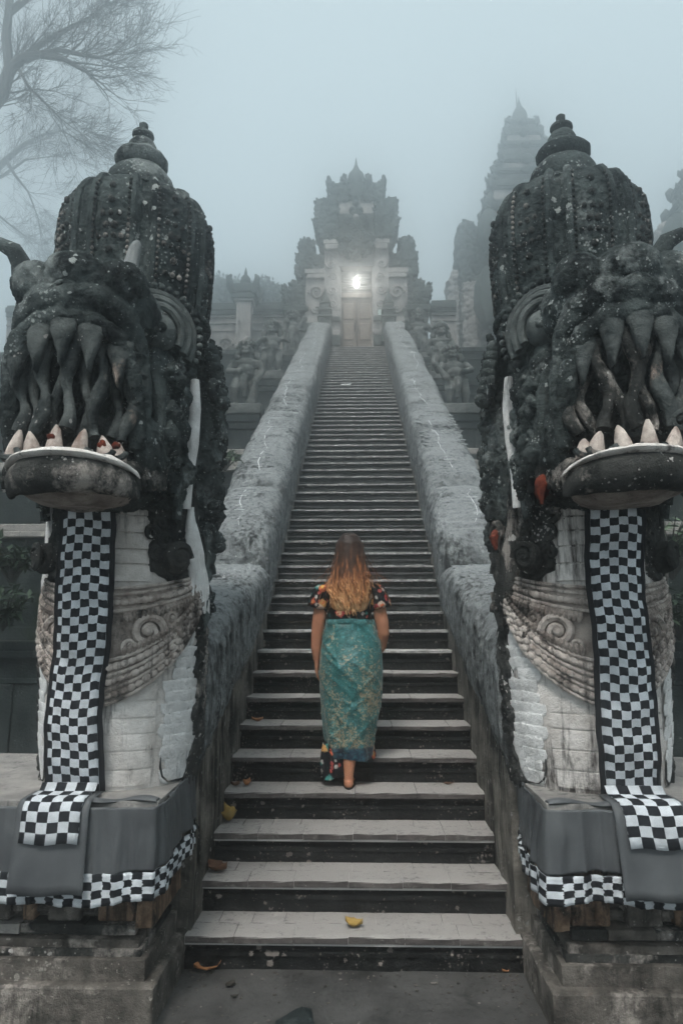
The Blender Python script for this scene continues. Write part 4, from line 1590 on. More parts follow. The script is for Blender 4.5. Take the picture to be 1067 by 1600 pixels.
for s in (-1, 1):
    g = G()
    a, b = sorted((CX + s * 24.5 * PXM, CX + s * 50 * PXM))
    g.box((a, YG - .1, TOPZ - .1), (b, YG + 1.4, gz(392)))
    me = g.mesh('pier', sub=12)
    displace(me, .03, 4, 4, 9)
    displace(me, .018, 12, 2, 4, (1, 1, 1), True)
    part('pier', me, TEMPLE_PALE, gate)
    for k, (y0, y1, w0) in enumerate(((545, 528, 58), (528, 520, 55), (505, 498, 54), (498, 490, 52))):
        g = G()
        a, b = sorted((CX + s * 25.5 * PXM, CX + s * w0 * PXM))
        g.box((a, YG - .28 + .03 * k, gz(y0)), (b, YG, gz(y1)))
        part('pier_moulding', g, TEMPLE_DARK if k % 2 == 0 else TEMPLE_PALE, gate, bevel=.02)
    for k, (px, py, r, tn) in enumerate(((520, 478, 7, 1.5), (519, 456, 8, -1.5), (521, 435, 7, 1.5), (517, 415, 8, -1.4), (524, 402, 6, 1.3), (494, 455, 12, 1.6), (494, 480, 8, -1.4))):
        g = G()
        x = gx(px) if s < 0 else 2 * CX - gx(px)
        g.spiral((x, YG - .13 + (.24 if px < 505 else 0), gz(py)), (s, 0, 0), (0, 0, 1), tn, r * PXM, r * PXM * .22, 22, 6)
        part('scroll', g, TEMPLE_PALE, gate)
    g = G()                                  # wing walls
    a, b = sorted((CX + s * 49 * PXM, CX + s * 80 * PXM))
    g.box((a, YG + .15, TOPZ - .1), (b, YG + 1.2, gz(420)))
    me = g.mesh('wing_wall', sub=10)
    displace(me, .04, 3, 4, 19)
    part('wing_wall', me, TEMPLE_PALE, gate)
    g = G()
    a, b = sorted((CX + s * 78 * PXM, CX + s * 112 * PXM))
    g.box((a, YG + .25, TOPZ - .1), (b, YG + 1.1, gz(478)))
    me = g.mesh('outer_wing_wall', sub=10)
    displace(me, .06, 3, 4, 29)
    part('outer_wing_wall', me, STATUE, gate)
    for y0, y1, x0, x1, m in ((426, 418, 47, 82, TEMPLE_PALE), (433, 426, 48, 78, TEMPLE_PALE), (484, 476, 76, 116, TEMPLE_DARK), (514, 502, 49, 84, TEMPLE_DARK), (545, 520, 50, 92, TEMPLE_DARK)):
        g = G()
        a, b = sorted((CX + s * x0 * PXM, CX + s * x1 * PXM))
        g.box((a, YG + .02, gz(y0)), (b, YG + 1.25, gz(y1)))
        part('cornice', g, m, gate, bevel=.02)
gbox('lintel', 27, 413, 392, YG - .05, YG + 1.3, TEMPLE_PALE)
gbox('lintel_moulding', 28, 420, 413, YG - .16, YG + .2, TEMPLE_PALE)
for y0, y1, w_ in ((394, 386, 49), (386, 378, 52), (378, 370, 50), (370, 362, 54)):
    gbox('cornice', w_, y0, y1, YG - .22 - .02 * w_ / 50, YG + 1.5, TEMPLE_PALE if y0 > 372 else TEMPLE_DARK)
gprism('wing_crest', [(462, 425), (459, 412), (464, 404), (460, 394), (466, 386), (465, 374), (471, 366), (483, 365), (490, 373), (489, 380), (484, 379), (482, 384), (492, 392), (500, 391), (509, 398), (512, 425)], YG + .2, YG + .95, TEMPLE_DARK)
gprism('outer_wing_crest', [(447, 480), (443, 466), (439, 440), (444, 435), (447, 443), (453, 441), (450, 433), (459, 430), (465, 437), (470, 430), (478, 420), (482, 480)], YG + .3, YG + .9, TEMPLE_DARK)
gprism('corner_horn', [(500, 378), (497, 362), (493, 354), (490, 348), (494, 342), (492, 320), (497, 316), (511, 317), (513, 330), (520, 335), (528, 332), (530, 378)], YG - .25, YG + 1.2, TEMPLE_DARK)
gbox('second_tier', 56, 366, 336, YG - .1, YG + 1.3, TEMPLE_DARK, disp=(.03, 4, 3, 3), sub=8, bevel=0)
gbox('second_tier_neck', 28, 342, 308, YG + .05, YG + 1.1, TEMPLE_PALE, sub=6, disp=(.03, 4, 3, 8), bevel=0)
gprism('upper_horn', [(512, 332), (511, 318), (514, 312), (513, 300), (510, 278), (514, 276), (518, 284), (528, 288), (534, 284), (532, 275), (538, 272), (543, 280), (546, 312), (528, 314), (524, 330), (518, 334)], YG, YG + 1.0, TEMPLE_DARK, .03)
gbox('third_tier', 42, 316, 284, YG + .05, YG + 1.0, TEMPLE_DARK, disp=(.03, 5, 3, 3), sub=8, bevel=0)
g = G()
zf = lambda py: gz(py) - gz(290)
g.lathe((CX, YG + .5, gz(290)), [(18 * PXM, 0), (18 * PXM, zf(284)), (12.5 * PXM, zf(281)), (14.5 * PXM, zf(271)), (14 * PXM, zf(264)), (11.5 * PXM, zf(258)), (6.5 * PXM, zf(253)), (4.0 * PXM, zf(248)), (2.2 * PXM, zf(243)), (.5 * PXM, zf(232))], 16)
part('finial', g, TEMPLE_DARK, gate)
g = G()                                      # carved demon mask over the door
for px, py, r, yo in ((557, 378, 16, .0), (543, 384, 10, -.05), (571, 384, 10, -.05), (557, 395, 12, -.1), (537, 395, 8, 0), (577, 395, 8, 0), (557, 362, 10, -.05), (546, 352, 7, 0), (568, 352, 7, 0), (557, 346, 8, -.02), (534, 378, 7, .05), (580, 378, 7, .05), (546, 404, 7, -.05), (568, 404, 7, -.05), (557, 408, 7, -.08)):
    g.ball((gx(px), YG - .30 + yo, gz(py)), (r * PXM, .2, r * PXM * 1.05), 14, 10)
dm = g.mesh('demon_mask', remesh=.025, disp=(.05, 5, 4, 3))
carve(dm, .06, 5, 3)
part('demon_mask', dm, TEMPLE_DARK, gate)
g = G()
g.ball((CX, YG - .42, gz(352)), (5 * PXM, .2, 6 * PXM), 12, 8)
part('mask_crest', g, TEMPLE_PALE, gate, disp=(.03, 8, 2, 1))
# small mask between the tiers
g = G()
for px, py, r in ((557, 322, 7), (551, 330, 6), (563, 330, 6), (557, 312, 6)):
    g.ball((gx(px), YG - .05, gz(py)), (r * PXM, .18, r * PXM), 12, 8)
part('small_mask', g, TEMPLE_DARK, gate, remesh=.03, disp=(.03, 7, 3, 3))
# doorway
DOORW = plain('weathered_door_wood', (.20, .165, .14), .7, .3, .4, 40, .35)
DOORD = plain('dark_transom_wood', (.11, .10, .09), .7, .3, .4, 40, .3)
gbox('door_backing', 27, 545, 413, YG + .3, YG + 1.0, DOORD)
gbox('transom', 24.4, 458, 421, YG + .18, YG + .3, DOORD)
for k in range(6):
    gbox('transom_slat', 23, 428 + k * 4.6, 425.4 + k * 4.6, YG + .13, YG + .185, DOORD, bevel=.006)
gbox('transom_rail', 24.4, 463, 456, YG + .08, YG + .3, DOORW)
for s in (-1, 1):
    g = G()
    a, b = sorted((CX + s * .02, CX + s * 24.4 * PXM))
    g.box((a, YG + .2, TOPZ - .02), (b, YG + .28, gz(463)))
    df = part('door_leaf', g, DOORW, gate, bevel=.01)
    for zz0, zz1 in ((.06, .3), (.36, .62), (.68, .93)):
        hgt = gz(463) - TOPZ
        g = G()
        g.box((a + .07, YG + .165, TOPZ + hgt * zz0), (b - .07, YG + .205, TOPZ + hgt * zz1))
        part('door_panel', g, DOORW, df, bevel=.02)
    g = G()
    g.tube([(CX + s * .06, YG + .19, gz(514)), (CX + s * .06, YG + .13, gz(511)), (CX + s * .06, YG + .13, gz(502)), (CX + s * .06, YG + .19, gz(499))], .022, 7)
    part('handle', g, plain('dark_iron', (.03, .03, .03), .5), df)
g = G()
g.box((CX - .35, YG - .3, TOPZ - .005), (CX + .35, YG + .2, TOPZ + .05))
part('threshold', g, TEMPLE_PALE, gate, bevel=.015)
# lamp over the door
lp = at(557, 441, YG - .25)
lamp = thing('door_lamp', 'glowing bulb hanging over the temple doors in the fog', 'lamp', (lp.x, lp.y, lp.z))
em, t_, b_ = mat_new('lit_bulb', .4)
b_.inputs['Emission Color'].default_value = (1, .97, .9, 1)
b_.inputs['Emission Strength'].default_value = 9
b_.inputs['Base Color'].default_value = (.9, .9, .85, 1)
g = G()
g.lathe(lp, [(.02, .20), (.05, .17), (.06, .1), (.085, .02), (.095, -.06), (.08, -.14), (.04, -.19), (.005, -.2)], 16)
part('bulb', g, em, lamp)
g = G()
g.lathe(lp, [(.05, .19), (.06, .20), (.06, .28), (.03, .30), (.012, .31), (.012, .52)], 12)
g.tube([(lp.x, lp.y, lp.z + .5), (lp.x, lp.y + .12, lp.z + .56), (lp.x, YG + .0, lp.z + .56)], .014, 6)
part('fitting', g, plain('lamp_metal', (.05, .05, .05), .4), lamp)
pl_ = bpy.data.lights.new('bulb_light', 'SPOT')
pl_.energy = 13
pl_.spot_size = math.radians(165)
pl_.spot_blend = 1.0
pl_.shadow_soft_size = .12
pl_.color = (1, .96, .88)
po = bpy.data.objects.new('bulb_light', pl_)
COL.objects.link(po)
po.location = lp + Vector((0, -.16, -.02))
po.rotation_euler = (math.radians(72), 0, math.pi)
# notice board by the door
p = at(598, 488, YG - .2)
nb = thing('notice_board', 'small pale notice board fixed right of the temple doors', 'sign', (p.x, p.y, p.z))
g = G(); g.box((p.x - .17, p.y - .012, p.z - .11), (p.x + .17, p.y + .01, p.z + .11))
part('board', g, plain('board_face', (.5, .6, .56), .6), nb, bevel=.004)
g = G()
for (x0, x1, z0, z1) in ((-.19, .19, .11, .13), (-.19, .19, -.13, -.11), (-.19, -.17, -.11, .11), (.17, .19, -.11, .11)):
    g.box((p.x + x0, p.y - .02, p.z + z0), (p.x + x1, p.y + .08, p.z + z1))
part('frame', g, TEMPLE_DARK, nb)

# ------------------------------------------------------------------ temple walls and posts
for sx, x0, x1 in ((-1, 2.7, 13.0), (1, 2.7, 3.6), (1, 8.2, 14)):
    zt, Yw = at(320, 476, 24).z, 24.0
    a, b = sorted((sx * x0, sx * x1))
    lab = {(-1, 2.7): 'long pale temple wall with dark coping left of the gate', (1, 2.7): 'short pale temple wall right of the gate', (1, 8.2): 'pale temple wall beyond the stepped tower on the far right'}[(sx, x0)]
    t = thing('temple_wall', lab, 'wall', ((a + b) / 2, Yw, TOPZ), 'temple enclosure walls')
    g = G(); g.box((a, Yw, TOPZ - .1), (b, Yw + .5, zt - .55))
    part('wall_face', g, TEMPLE_PALE, t, bevel=.01)
    for z0, z1, o, m in ((-.78, -.70, .06, TEMPLE_PALE), (-.55, -.45, .08, TEMPLE_PALE), (-.45, -.30, .14, TEMPLE_DARK), (-.30, -.1, .2, TEMPLE_DARK), (-.1, .02, .1, TEMPLE_DARK), (-2.75, -2.4, .12, TEMPLE_DARK)):
        g = G(); g.box((a - .0, Yw - o, zt + z0), (b + .0, Yw + .5 + o, zt + z1))
        part('coping' if z0 > -.5 else 'moulding', g, m, t, bevel=.015)
    x = a + .35
    while x + 1.2 < b:                     # sunk panels with carved rosettes
        g = G()
        for (u0, u1, v0, v1) in ((0, 1.1, 0, .07), (0, 1.1, 1.13, 1.2), (0, .07, .07, 1.13), (1.03, 1.1, .07, 1.13)):
            g.box((x + u0, Yw - .05, zt - 2.2 + v0), (x + u1, Yw + .02, zt - 2.2 + v1))
        part('panel_frame', g, TEMPLE_PALE, t, bevel=.01)
        g = G(); g.spiral((x + .55, Yw - .03, zt - 1.6), (1, 0, 0), (0, 0, 1), 1.6, .3, .06)
        part('rosette', g, TEMPLE_PALE, t)
        x += 1.45

def post(px, lab, mirror=None):
    Yp = 23.0
    P0 = at(px, 476, Yp)
    x, zt = P0.x, P0.z
    t = thing('gate_post', lab, 'post', (x, Yp, TOPZ - .05), 'posts of the temple wall')
    g = G(); g.box((x - .26, Yp - .26, TOPZ - .05), (x + .26, Yp + .26, zt + .02))
    part('shaft', g, TEMPLE_PALE, t, bevel=.02)
    for z0, z1, hw in ((0, .09, .34), (.09, .22, .40), (.22, .32, .34), (.32, .6, .44), (-1.75, -1.6, .3)):
        g = G(); g.box((x - hw, Yp - hw, zt + z0), (x + hw, Yp + hw, zt + z1))
        part('capital', g, TEMPLE_DARK if z0 > .05 else TEMPLE_PALE, t, bevel=.02)
    for a in (-1, 1):
        for b in (-1, 1):
            g = G()
            g.tube([(x + a * .36, Yp + b * .36, zt + .25), (x + a * .46, Yp + b * .46, zt + .5), (x + a * .50, Yp + b * .5, zt + .78), (x + a * .43, Yp + b * .43, zt + .90)], [.11, .13, .10, .05], 8)
            part('corner_horn', g, TEMPLE_DARK, t, disp=(.03, 8, 2, 3))
    g = G(); g.lathe((x, Yp, zt), [(.30, .6), (.26, .72), (.16, .76), (.19, .86), (.17, 1.0), (.09, 1.1), (.05, 1.16), (.06, 1.2), (.01, 1.42)], 12)
    part('finial', g, TEMPLE_DARK, t)
post(383, 'pale square post with flared dark capital in front of the left temple wall')

# ------------------------------------------------------------------ stepped towers in the fog
def tower(cpx, Y, lab, tiers, kx, ref_y, wings):
    t0 = at(cpx, 520, Y)
    t = thing('temple_tower', lab, 'tower', (t0.x, Y, TOPZ - .05), 'fog-dimmed stepped temple towers')
    cx = t0.x
    m = (at(cpx + 50, ref_y, Y).x - at(cpx - 50, ref_y, Y).x) / 100 * kx
    Z = lambda py: at(cpx, py, Y).z
    rr = random.Random(int(cpx))
    for i, (y0, y1, hw) in enumerate(tiers):
        za, zb = Z(y1), Z(y0)                       # bottom, top
        h = zb - za
        w0 = hw * m
        for nm, f0, f1, k, mt in (('tier_body', -.04, .52, .90, TEMPLE_PALE if i % 2 else STATUE), ('cornice', .52, .64, .95, TEMPLE_DARK), ('cornice', .64, .80, 1.0, TEMPLE_DARK), ('cornice', .80, .94, .94, TEMPLE_DARK), ('tier_roof', .94, 1.03, .86, TEMPLE_DARK)):
            g = G()
            g.box((cx - w0 * k, Y - w0 * k * .8, za + h * f0), (cx + w0 * k, Y + w0 * k * .8, za + h * f1))
            part(nm, g, mt, t, sub=5, disp=(.05, 2.5, 4, i * 7 + 1), smooth=False)
        for s in (-1, 1):
            for d in (-1, 1):
                g = G()
                X, Yy = cx + s * w0 * .93, Y + d * w0 * .72
                g.tube([(X - s * .1, Yy, za + h * .55), (X, Yy, za + h * .75), (X + s * .07, Yy, za + h * 1.0), (X - s * .02, Yy, za + h * 1.16), (X - s * .12, Yy, za + h * 1.12)], [.16 * h, .2 * h, .17 * h, .10 * h, .05 * h], 8)
                part('corner_horn', g, TEMPLE_DARK, t, disp=(.06, 4, 3, i))
            g = G()
            for q in range(9):
                b_ = Vector((cx + s * w0 * rr.uniform(.86, 1.02), Y - w0 * rr.uniform(.3, .8), za + h * rr.uniform(.0, 1.0)))
                g.tube([b_, b_ + Vector((s * .10, 0, .06)), b_ + Vector((s * .13, 0, .2))], [.11, .08, .02], 7)
            part('carving', g, TEMPLE_DARK, t, disp=(.06, 4, 3, i))
        g = G()
        g.ball((cx, Y - w0 * .82, za + h * .62), (w0 * .26, .18, h * .28), 14, 10)
        part('mask', g, TEMPLE_DARK, t, disp=(.08, 3, 3, i))
    ytop = tiers[-1][0]
    hwt = tiers[-1][2] * m
    H = Z(ytop - 46) - Z(ytop)
    g = G()
    g.lathe((cx, Y, Z(ytop)), [(hwt * .62, 0), (hwt * .5, H * .1), (hwt * .55, H * .28), (hwt * .48, H * .42), (hwt * .3, H * .55), (hwt * .16, H * .66), (hwt * .1, H * .8), (hwt * .02, H)], 14)
    part('finial', g, TEMPLE_DARK, t)
    for s in (-1, 1):
        for outline, mat, yo in wings:
            g = G()
            g.prism([(cx + s * abs(px) * m, Z(py)) for px, py in outline], 'y', Y - .5 + yo, Y + .6 + yo)
            me = g.mesh('wing', remesh=.06)
            displace(me, .06, 2.4, 4, 3)
            carve(me, .09, 3, 5)
            displace(me, .05, 7, 2, 4, (1, 1, 1), True)
            part('wing', me, mat, t)
    return t, cx, m, Z

WING = [([(58, 560), (58, 420), (52, 395), (63, 392), (72, 375), (72, 385), (78, 378), (77, 366), (84, 356), (100, 353), (107, 362), (107, 378), (111, 388), (108, 400), (112, 412), (108, 428), (110, 560)], TEMPLE_DARK, -.1),
        ([(102, 600), (104, 470), (108, 430), (118, 428), (120, 440), (126, 442), (123, 460), (125, 475), (116, 480), (116, 600)], TEMPLE_PALE, .05),
        ([(50, 600), (50, 452), (104, 452), (106, 600)], TEMPLE_PALE, -.25)]
tw, tcx, tm, TZ = tower(827, 30.0, 'tall many-tiered temple tower fading into fog behind the right serpent', [(470, 600, 72), (375, 470, 68), (338, 375, 66), (309, 338, 63), (287, 309, 58), (258, 287, 41), (236, 258, 36), (214, 236, 29), (196, 214, 23)], 1.0, 400, WING)
g = G()
g.tube([(tcx - .1, 30, TZ(175)), (tcx - .12, 30, TZ(138))], [.035, .014], 6)
part('lightning_rod', g, plain('rod_iron', (.05, .05, .05), .5), tw)
tower(1112, 26.0, 'fog-dimmed temple tower with a round wing crest at the right edge', [(400, 600, 58), (352, 400, 50), (316, 352, 44), (285, 316, 36)], 1.0, 400,
      [([(48, 560), (48, 412), (52, 400), (58, 398), (62, 392), (62, 380), (58, 370), (62, 362), (72, 360), (80, 366), (82, 380), (79, 396), (72, 408), (72, 560)], TEMPLE_PALE, -.2)])

# ------------------------------------------------------------------ trees
BARK = plain('bare_bark', (.045, .042, .04), .9, .1, .6, 30, .3)
def bare_tree(root, limbs, seed, lab, depth=5, twig=1.0):
    t = thing('bare_tree', lab, 'tree', root, 'leafless trees in the fog')
    rr = random.Random(seed)
    tg, lg, wg = G(), G(), G()
    tg.tube([root, limbs[0][0][0]], [.34, .24], 10)
    def grow(p, d, ln, r, lev):
        p = Vector(p)
        nseg = 4
        pts, rad = [p], [r]
        dd = Vector(d).normalized()
        for k in range(nseg):
            dd = (dd + Vector((rr.gauss(0, .13), rr.gauss(0, .13), rr.gauss(.03, .13)))).normalized()
            p = p + dd * ln / nseg
            pts.append(p)
            rad.append(max(.004, r * (1 - .6 * (k + 1) / nseg)))
        (lg if lev <= 1 else wg).tube(pts, rad, 6 if lev <= 1 else 3)
        if lev < depth:
            nb = rr.choice((3, 4)) if lev < depth - 1 else rr.choice((2, 3, 4))
            for k in range(nb):
                i = rr.randrange(1, nseg + 1)
                ax = Vector((rr.gauss(0, 1), rr.gauss(0, 1), rr.gauss(0, 1))).normalized()
                d2 = (Matrix.Rotation(rr.choice((-1, 1)) * rr.uniform(.35, .95), 3, ax) @ dd)
                d2.z += rr.uniform(-.12, .10)
                grow(pts[i], d2, ln * rr.uniform(.5, .78), max(.006, rad[i] * .62), lev + 1)
            grow(pts[-1], dd, ln * .72, rad[-1], lev + 1)
    for path, r0, r1 in limbs:
        n = len(path)
        lg.tube(path, [r0 + (r1 - r0) * k / (n - 1) for k in range(n)], 8)
        for k in range(1, n):
            dd = (Vector(path[k]) - Vector(path[k - 1])).normalized()
            for q in range(3 if k < n - 1 else 4):
                ax = Vector((rr.gauss(0, 1), rr.gauss(0, 1), rr.gauss(0, 1))).normalized()
                d2 = Matrix.Rotation(rr.uniform(-.9, .9), 3, ax) @ dd
                grow(path[k], d2, 1.5 * twig * rr.uniform(.7, 1.15), r1 * rr.uniform(.5, .85), 2)
    part('trunk', tg, BARK, t)
    part('limb', lg, BARK, t)
    part('twigs', wg, BARK, t, recalc=False, kind='stuff')
YT = 18.0
A = lambda px, py, Y=YT: at(px, py, Y)
fork = A(-70, 190)
bare_tree((fork.x - .4, YT, 6.25),
          [([fork, A(-20, 175), A(4, 145), A(16, 108), A(34, 92), A(60, 85), A(100, 92), A(135, 112)], .26, .05),
           ([A(16, 108), A(10, 60), A(14, 20), A(18, -30), A(10, -90)], .17, .07),
           ([A(34, 92), A(70, 65), A(105, 46), A(140, 28), A(160, 12)], .10, .03),
           ([A(60, 85), A(95, 78), A(125, 85), A(155, 90), A(175, 84)], .09, .03),
           ([A(14, 20), A(40, 0), A(60, -25), A(90, -50)], .12, .04),
           ([A(30, 108), A(45, 135), A(75, 165), A(95, 185)], .05, .02),
           ([fork, A(-120, 120), A(-170, 20), A(-190, -80)], .24, .08)], 11, 'leafless tree with dark spreading limbs in the top left of the sky', 5, .8)
YT2 = 27.0
B = lambda px, py: at(px, py, YT2)
fork = B(-60, 330)
bare_tree((fork.x - .3, YT2, TOPZ - .05),
          [([fork, B(-25, 285), B(10, 250), B(40, 225), B(70, 210), B(95, 205)], .20, .03),
           ([B(10, 250), B(25, 275), B(45, 300), B(60, 340)], .09, .02),
           ([B(-25, 285), B(5, 275), B(40, 250), B(75, 245)], .10, .02),
           ([B(-25, 285), B(-10, 330), B(15, 350), B(35, 365)], .08, .02),
           ([fork, B(-90, 250), B(-100, 180)], .18, .05)], 23, 'paler leafless tree lower behind the left serpent', 5, 1.0)

LEAF = plain('dark_green_leaf', (.035, .06, .035), .7, .3, 0, 1, .3)
def leaf_cloud(g, c, r, n, size, rr):
    for k in range(n):
        d = Vector((rr.gauss(0, 1), rr.gauss(0, 1), rr.gauss(0, 1))).normalized()
        p = Vector(c) + Vector((d.x * r[0], d.y * r[1], d.z * r[2])) * rr.random() ** .4
        a = Vector((rr.gauss(0, 1), rr.gauss(0, 1), rr.gauss(0, .6))).normalized() * size * rr.uniform(.6, 1.3)
        b = a.cross(Vector((rr.gauss(0, 1), rr.gauss(0, 1), rr.gauss(0, 1)))).normalized() * size * .4
        g.add([p, p + a * .5 + b, p + a, p + a * .5 - b], [(0, 1, 2, 3)])
for px, py, w_, lab in ((352, 452, 30, 'faint rounded leafy tree far behind the left temple wall'), (425, 462, 20, 'low faint leafy tree between the left post and the gate')):
    p = at(px, py, 34)
    t = thing('leafy_tree', lab, 'tree', (p.x, 34, TOPZ - .05), 'leafy trees behind the temple')
    rr = random.Random(px)
    m = 34 / F_PX
    g = G()
    g.tube([(p.x, 34, TOPZ - .1), (p.x + .1, 34, p.z - w_ * m)], [.3, .2], 8)
    for q in range(5):
        g.tube([(p.x + .1, 34, p.z - w_ * m), (p.x + rr.uniform(-1, 1) * w_ * m, 34 + rr.uniform(-1, 1), p.z + rr.uniform(-.3, .5))], [.12, .03], 6)
    part('trunk', g, BARK, t)
    g = G()
    for q in range(16):
        leaf_cloud(g, (p.x + rr.gauss(0, .5) * w_ * m, 34 + rr.gauss(0, .6), p.z - abs(rr.gauss(0, .4)) * w_ * m + .15), (.6, .6, .42), 150, .22, rr)
    part('crown', g, LEAF, t, recalc=False, smooth=False, kind='stuff')

# plants on the ledges behind the serpents
def shrub(px, py, Y, h, lab, seed, n=26, col=None):
    p = at(px, py, Y)
    t = thing('leafy_plant', lab, 'plant', (p.x, Y, p.z), 'plants on the terrace ledges')
    rr = random.Random(seed)
    sg, lg = G(), G()
    for k in range(n):
        a = rr.uniform(0, 2 * math.pi)
        tip = p + Vector((math.cos(a) * h * rr.uniform(.2, .8), math.sin(a) * h * rr.uniform(.1, .5), h * rr.uniform(.35, 1.0)))
        mid = (p + tip) / 2 + Vector((0, 0, h * .18))
        sg.tube([p, mid, tip], [.012, .008, .004], 4)
        for q in range(7):
            u = rr.uniform(.35, 1)
            c = p.lerp(mid, u * 2) if u < .5 else mid.lerp(tip, u * 2 - 1)
            d = Vector((rr.gauss(0, 1), rr.gauss(0, 1), rr.gauss(.1, .5))).normalized() * rr.uniform(.10, .2) * min(1, h / .5)
            b = d.cross(Vector((0, 0, 1)) + Vector((rr.gauss(0, .3), rr.gauss(0, .3), 0))).normalized() * d.length * .17
            s_ = Vector((0, 0, -.15)) * d.length
            lg.add([c, c + d * .4 + b, c + d + s_, c + d * .4 - b], [(0, 1, 2, 3)])
    part('stems', sg, BARK, t)
    part('leaves', lg, col or LEAF, t, recalc=False, smooth=False, kind='stuff')
PALELEAF = plain('pale_green_leaf', (.10, .15, .09), .7, .3, 0, 1, .35)
shrub(18, 915, 7.3, .55, 'dark leafy plant on the ledge at the left edge behind the serpent', 3, 30)
shrub(5, 985, 6.9, .45, 'low leafy plant under the ledge at the left edge', 4, 24)
shrub(1050, 905, 7.4, .75, 'pale-leaved plant on the ledge at the right edge behind the serpent', 5, 34, PALELEAF)
shrub(1062, 1000, 6.9, .6, 'dark low plant beside the right serpent at the picture edge', 6, 30)
shrub(352, 735, 8.4, .32, 'small spiky plant on the ledge between the left serpent and the balustrade', 7, 20, PALELEAF)

# ------------------------------------------------------------------ fallen leaves, loose things
def on_plane(px, py, z):
    v = at(px, py, 1.0) - CAM
    return CAM + v * ((z - CAM.z) / v.z)
DRY = [plain('dry_leaf_orange', (.36, .16, .07), .8, .2, 0, 1, .3), plain('dry_leaf_yellow', (.34, .22, .06), .8, .2, 0, 1, .3), plain('dry_leaf_brown', (.12, .06, .035), .8, .2, 0, 1, .3), plain('dry_leaf_dark', (.025, .022, .018), .8, .2, 0, 1, .3)]
def leaf(px, py, z, size, mat, curl, rot, lab, seed):
    p = on_plane(px, py, z)
    rr = random.Random(seed)
    g = G()
    nu, nv = 9, 7
    R = Matrix.Rotation(rot, 3, 'Z')
    vs = []
    for r in range(nu):
        t = r / (nu - 1)
        wd = .36 * math.sin(math.pi * t ** .8) ** .8 + .01
        for c in range(nv):
            q = -1 + 2 * c / (nv - 1)
            lo = 1 + .22 * math.cos(t * 17) * abs(q)
            x, y = (t - .5), wd * q * lo
            zz = curl * (q * q * .28 + (t - .5) ** 2 * .9) + .02 + .02 * math.sin(t * 9 + q * 3 + seed)
            vs.append(p + R @ Vector((x, y, zz)) * size + Vector((0, 0, .004)))
    g.add(vs, [(r * nv + c, r * nv + c + 1, (r + 1) * nv + c + 1, (r + 1) * nv + c) for r in range(nu - 1) for c in range(nv - 1)])
    o = part('blade', g, mat, None, recalc=False)
    o.name = 'fallen_leaf'
    o['label'], o['category'], o['group'] = lab, 'leaf', 'fallen dry leaves'
    md = o.modifiers.new('thickness', 'SOLIDIFY')
    md.thickness = .0015
leaf(325, 1516, 0, .15, DRY[0], .5, .4, 'large orange dry leaf on the ground at the left foot of the stairs', 1)
leaf(409, 1508, 0, .06, DRY[0], 1.2, 1.4, 'small curled orange leaf at the bottom of the first riser', 2)
leaf(618, 1505, 0, .15, DRY[2], .3, -.1, 'flat brown leaf on the ground against the first riser', 3)
leaf(790, 1519, 0, .055, DRY[0], .6, .8, 'tiny pale orange leaf on the ground near the right plinth', 4)
leaf(360, 1541, 0, .06, DRY[3], .5, .9, 'dark scrap of leaf on the ground below the large orange leaf', 5)
leaf(366, 1559, 0, .035, DRY[3], .5, .2, 'tiny dark scrap of leaf nearest the left ground', 6)
leaf(553, 1449, .175, .10, DRY[1], .9, -.3, 'curled yellow and brown leaf on the middle of the first step', 7)
leaf(340, 1362, .35, .14, DRY[2], .8, -.5, 'orange-brown leaf at the left end of the second step', 8)
leaf(356, 1284, .525, .13, DRY[1], 1.6, 2.2, 'upright curled tan leaf at the left end of the third step', 9)
leaf(368, 1229, .70, .06, DRY[2], 1.1, .3, 'small brown leaf at the left end of the fourth step', 10)
leaf(386, 1228, .70, .07, DRY[0], 1.3, 1.1, 'curled pale leaf beside the small brown leaf on the fourth step', 11)
leaf(402, 1128, 1.05, .09, DRY[0], .8, .1, 'orange leaf at the left end of the sixth step', 12)
leaf(714, 1168, .875, .08, DRY[1], 1.3, .5, 'yellow curled leaf at the right end of the fifth step', 13)
leaf(700, 1226, .70, .07, DRY[2], .3, .1, 'thin brown leaf at the right end of the fourth step', 14)
p = on_plane(468, 1592, 0)
g = G()
out = [(-.11, -.06), (-.03, .045), (.01, .075), (.055, .06), (.075, -.06)]
g.loft([[(p.x + x, p.y + y, -.004) for x, y in out], [(p.x + x * .93, p.y + y * .9, .018) for x, y in out], [(p.x + x * .7, p.y + y * .7 , .026) for x, y in out]])
solo('stone_shard', g, WALLDARK, 'dark wedge-shaped stone shard lying on the ground at the bottom edge', 'stone', (p.x, p.y, 0), smooth=False)
g = G()
for k in range(10):
    rr = random.Random(k)
    x = -.03 + .034 * k
    p = on_plane(590 + k * 7, 1465, .17)
    g.ball((p.x, Z1 + .012 + .01 * rr.random(), .150 + .006 * rr.random()), (.016, .012, .010), 8, 6)
solo('crumbled_mortar', g, TREAD, 'crumbled mortar along the broken edge of the first step', 'rubble', (on_plane(620, 1465, .17).x, Z1, .15), disp=(.006, 40, 2, 3))
g = G()
rr = random.Random(9)
for k in range(240):                         # grit, crumbs and scraps, thickest along the riser and the plinths
    x = rr.uniform(-.85, .85) if rr.random() < .6 else rr.choice((-1, 1)) * (.86 - abs(rr.gauss(0, .08)))
    y = rr.uniform(3.2, 3.95) if rr.random() < .5 else 3.96 - abs(rr.gauss(0, .10))
    s_ = rr.uniform(.002, .007)
    g.ball((x, y, .002), (s_ * rr.uniform(.8, 2), s_, s_ * .6), 5, 4)
gr = part('grit', g, PLINTH, None, kind='stuff')
